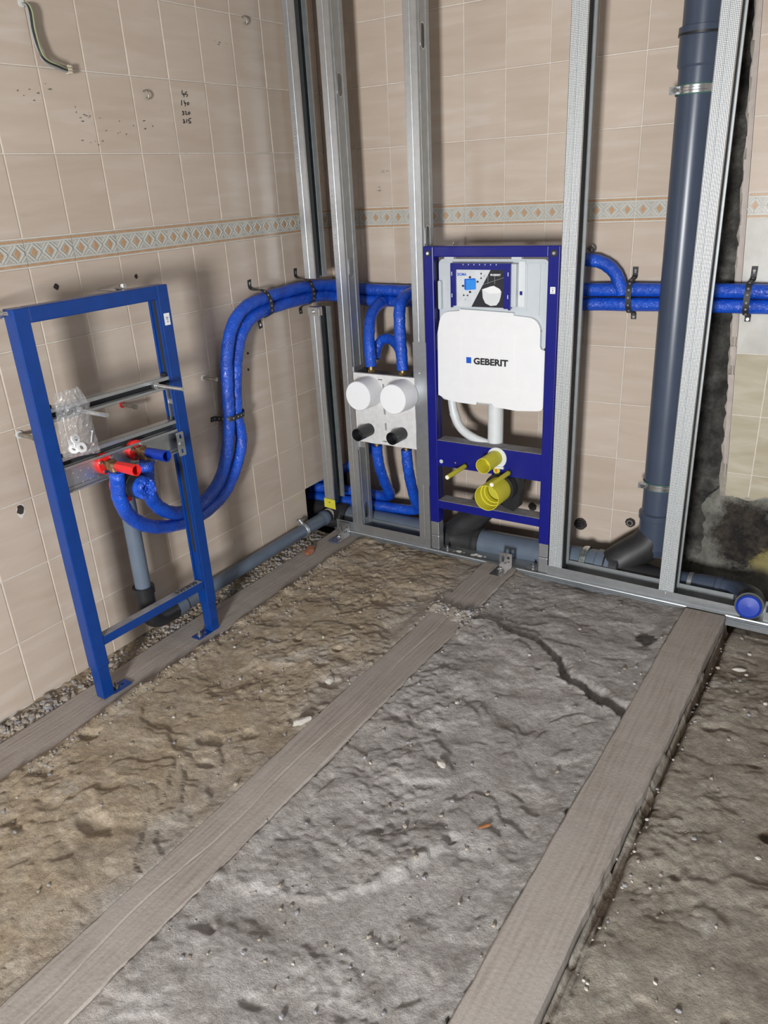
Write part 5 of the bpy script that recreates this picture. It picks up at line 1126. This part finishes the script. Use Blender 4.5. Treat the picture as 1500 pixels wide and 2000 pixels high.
for y, z, r_ in ((-1.578, 0.572, 0.011), (-1.310, 1.136, 0.0075), (-1.023, 1.130, 0.006), (-0.565, 0.810, 0.0045), (-0.573, 0.752, 0.0045), (-0.70, 0.545, 0.006)):
    mb = MB(); rr = random.Random(int(-y*1000)); mb.poly([(y+r_*(1+rr.uniform(-0.2, 0.35))*math.cos(2*PI*i/12), z+r_*(1+rr.uniform(-0.2, 0.35))*math.sin(2*PI*i/12)) for i in range(12)], LT, 0.0, 0.0006); mb.build('drill_hole', 'hole', wl)
mb = MB(); mb.poly([(-1.590, 0.575), (-1.577, 0.590), (-1.565, 0.582), (-1.567, 0.560), (-1.580, 0.545), (-1.588, 0.555)], LT, 0.0, 0.0004, [circ(-1.577, 0.573, 0.007, 8)]); mb.build('chipped_glaze', 'plaster', wl)
# cables
cb = thing('cut_cable', (0, -1.237, 1.66), 'cut electric cable bent on the tiles with a terminal block at its end', 'cable')
for k, (mt, dz, dx) in enumerate((('cable_grey', 0.004, 0.006), ('black_pvc', -0.002, 0.010), ('cable_green', 0.001, 0.014), ('cable_grey', -0.006, 0.004))):
    mb = MB(); mb.tube([(-0.004, -1.238, 1.800), (0.010+dx, -1.236+0.002*k, 1.792), (0.012+dx, -1.238+0.003*k, 1.74), (0.016+dx, -1.232+0.002*k, 1.690+dz), (0.018+dx, -1.215, 1.676+dz), (0.018+dx, -1.185, 1.668+dz), (0.017, -1.146, 1.662+dz)], 0.0026, 8, sub=8); mb.build('wire', mt, cb)
mb = MB()
for k in range(3): mb.box((0.010, -1.150, 1.652+0.007*k), (0.024, -1.137, 1.658+0.007*k)); mb.cyl((0.024, -1.143, 1.655+0.007*k), (0.027, -1.143, 1.655+0.007*k), 0.0022, n=8)
mb.build('terminal_block', 'amber', cb)
mb = MB(); mb.lathe((0, -1.238, 1.800), (1, 0, 0), [(0, 0.009), (0.003, 0.009)], 12); mb.build('cable_hole', 'plaster', cb)
# handwritten numbers on one tile
HAND = [[(-0.7194, 1.6378), (-0.7216, 1.6292), (-0.7193, 1.6269), (-0.7132, 1.6266), (-0.7076, 1.6283)], [(-0.714, 1.6318), (-0.7148, 1.6252), (-0.7145, 1.6197)], [(-0.6995, 1.635), (-0.7047, 1.6334), (-0.7067, 1.6305), (-0.7049, 1.6284), (-0.6998, 1.6275), (-0.6998, 1.6242), (-0.7018, 1.6225), (-0.7043, 1.6229)], [(-0.7274, 1.6114), (-0.729, 1.6042), (-0.7306, 1.5969)], [(-0.7163, 1.6113), (-0.7174, 1.6074), (-0.7161, 1.603), (-0.7103, 1.6033)], [(-0.713, 1.6065), (-0.7138, 1.6015), (-0.7149, 1.5953)], [(-0.7008, 1.6062), (-0.7048, 1.6041), (-0.7051, 1.6007), (-0.7023, 1.5994), (-0.6982, 1.6021), (-0.6979, 1.6052), (-0.7008, 1.6062)], [(-0.7317, 1.5797), (-0.7274, 1.5813), (-0.7257, 1.5788), (-0.7284, 1.5765), (-0.7249, 1.5744), (-0.7277, 1.5718), (-0.7329, 1.5719)], [(-0.7191, 1.5807), (-0.7168, 1.5813), (-0.7152, 1.5786), (-0.717, 1.5741), (-0.7143, 1.5722), (-0.71, 1.5737)], [(-0.7019, 1.5804), (-0.7054, 1.5784), (-0.7062, 1.575), (-0.7029, 1.5737), (-0.6992, 1.5763), (-0.6994, 1.5794), (-0.7019, 1.5804)], [(-0.7329, 1.5577), (-0.7301, 1.5583), (-0.7281, 1.5553), (-0.7303, 1.5535), (-0.7262, 1.552), (-0.729, 1.5491), (-0.7337, 1.5501)], [(-0.7166, 1.5595), (-0.7174, 1.555), (-0.7182, 1.5502)], [(-0.6967, 1.5626), (-0.7022, 1.5622), (-0.7083, 1.5586), (-0.7105, 1.5569), (-0.7055, 1.555), (-0.7006, 1.5526), (-0.7022, 1.5497), (-0.7067, 1.5493), (-0.7095, 1.551)]]
hw = MB()
for st_ in HAND: hw.tube([(0.0004, a, c) for a, c in st_], 0.00125, 5, sub=5)
hw.build('handwritten_numbers', 'black_ink', wl)
# old glue smears and chips on the tiles
rr = random.Random(44)
def smear(wall, T, u, z, n, spread, mat='steel_dirty'):
    mb = MB()
    for _ in range(n):
        a, c = u+rr.gauss(0, spread), z+rr.gauss(0, spread*0.5); s_ = rr.uniform(0.0008, 0.0030); l = rr.uniform(1, 4)
        mb.poly([(a-s_*l, c), (a, c-s_*0.8), (a+s_*l*rr.uniform(0.3, 1), c+s_*0.4), (a, c+s_)], T, 0.0, 0.0004)
    mb.build('dirt_mark', mat, wall)
for u, z, n, s_ in ((-1.10, 1.555, 12, 0.03), (-0.98, 1.525, 7, 0.03), (-1.26, 1.60, 8, 0.03), (-1.09, 1.48, 6, 0.02), (-0.90, 1.545, 6, 0.02), (-0.52, 1.78, 6, 0.015)): smear(wl, LT, u, z, n, s_)
for u, z, n, s_ in ((0.24, 1.33, 6, 0.015), (0.27, 1.39, 4, 0.01), (1.22, 1.33, 3, 0.02)): smear(wb, BT, u, z, n, s_)
# capped and open pipe outlets in the back wall
def outlet(x, z, r_, lab, open_):
    t = thing('pipe_outlet', (x, 0, z), lab, 'pipe outlet', 'old pipe outlets in the back wall')
    mb = MB(); rr_ = random.Random(int(x*1000)); mb.poly([(x+r_*(1+rr_.uniform(-0.06, 0.14))*math.cos(2*PI*i/20), z+r_*(1+rr_.uniform(-0.06, 0.14))*math.sin(2*PI*i/20)) for i in range(20)], BT, 0.0, 0.0008); mb.build('broken_hole', 'hole', t)
    mb = MB(); mb.lathe((x, 0.0, z), (0, -1, 0), [(0, r_*0.62), (0.008, r_*0.62), (0.008, r_*0.45), (0.002, r_*0.42)], 16, cap1=False); mb.build('thread_ring', 'steel_dirty' if not open_ else 'dusty_black', t)
    mb = MB(); mb.lathe((x, 0.0, z), (0, -1, 0), [(0, r_*0.25), (0.006, r_*0.25)], 12); mb.build('core', 'black_pvc', t)
outlet(1.086, 0.112, 0.024, 'broken open pipe outlet in the tiles beside the knurled stud', 1); outlet(1.275, 0.152, 0.018, 'threaded metal pipe outlet in the tiles near the soil stack', 0); outlet(0.89, 0.150, 0.017, 'black pipe outlet in the tiles seen through the toilet frame', 1)
# wall eye above the arched pipe
mb = MB(); mb.tube([(1.068, 0.0, 1.115), (1.068, -0.03, 1.115), (1.080, -0.035, 1.125), (1.090, -0.03, 1.115), (1.082, -0.02, 1.105), (1.072, -0.02, 1.112)], 0.0035, 8, sub=5); mb.cyl((1.07, 0, 1.112), (1.07, -0.012, 1.112), 0.009, n=8); o = mb.build('wall_eye', 'steel_dirty'); tag(o, 'small steel eye bolt above the arched blue pipe', 'bolt')
mb = MB(); mb.tube([(0.055, 0.0, 1.668), (0.055, -0.02, 1.668), (0.060, -0.024, 1.655), (0.056, -0.018, 1.645)], 0.0035, 8, sub=5); o = mb.build('wall_hook', 'steel_dirty'); tag(o, 'dark screw hook in the corner behind the studs', 'hook')

# ------------------------------------------------------------------ bits on the floor
def frag(name, x, y, sz, mat, lab, cat, seed, flat=0.5):
    r = random.Random(seed); bm = bmesh.new(); bmesh.ops.create_icosphere(bm, subdivisions=2, radius=1)
    for v in bm.verts: v.co = Vector((v.co.x*sz[0], v.co.y*sz[1], v.co.z*sz[2]))*r.uniform(0.82, 1.15)
    me_ = bpy.data.meshes.new(name); bm.to_mesh(me_); bm.free(); me_.materials.append(M[mat])
    o = bpy.data.objects.new(name, me_); COL.objects.link(o); o.location = (x, y, max(fh(x, y), 0.0 if 0.09 < x < 0.25 else -1)+sz[2]*flat); o.rotation_euler = (0, 0, r.uniform(0, 3)); tag(o, lab, cat)
frag('brick_fragment', 0.125, -0.475, (0.020, 0.045, 0.010), 'brick', 'reddish brick fragment beside the grey floor pipe near the corner', 'brick', 1)
frag('brick_fragment', 0.105, -1.045, (0.022, 0.040, 0.010), 'brick', 'reddish brick fragment at the foot of the basin frame', 'brick', 2)
frag('plaster_chip', 1.770, -0.560, (0.007, 0.020, 0.006), 'chip', 'white plaster chip on the brown floor beyond the far batten', 'chip', 3, 0.7)
frag('plaster_chip', 0.742, -1.205, (0.017, 0.013, 0.011), 'chip', 'pale stone sitting in a dent on the sandy side of the middle batten', 'stone', 4, 0.7)
frag('plaster_chip', 0.800, -1.415, (0.028, 0.010, 0.010), 'chip', 'pale broken cement edge beside the middle batten', 'chip', 5, 0.6)
frag('wood_chip', 1.395, -1.520, (0.005, 0.019, 0.0022), 'wood_chip', 'orange wood splinter on the grey cement', 'wood chip', 6, 0.8)
frag('cement_lump', 1.215, -1.385, (0.016, 0.010, 0.007), 'chip', 'grey cement lump lying in the middle of the smooth floor', 'stone', 8, 0.7)

# fine print, tabs, perforations and dirt specks too small to pick apart
for o in bpy.data.objects:
    if o.name.split('.')[0] in ('stamped_print', 'bezel_tab', 'moulded_line', 'printed_arrow', 'printed_joint', 'printed_line', 'punched_hole', 'dirt_mark', 'marker_scribble', 'collar_rib', 'handwritten_numbers', 'sticker_mark', 'edge_trim', 'wire', 'terminal_block', 'dark_top_rim'):
        if o.name.split('.')[0] not in ('wire', 'edge_trim', 'handwritten_numbers'): o['kind'] = 'stuff'
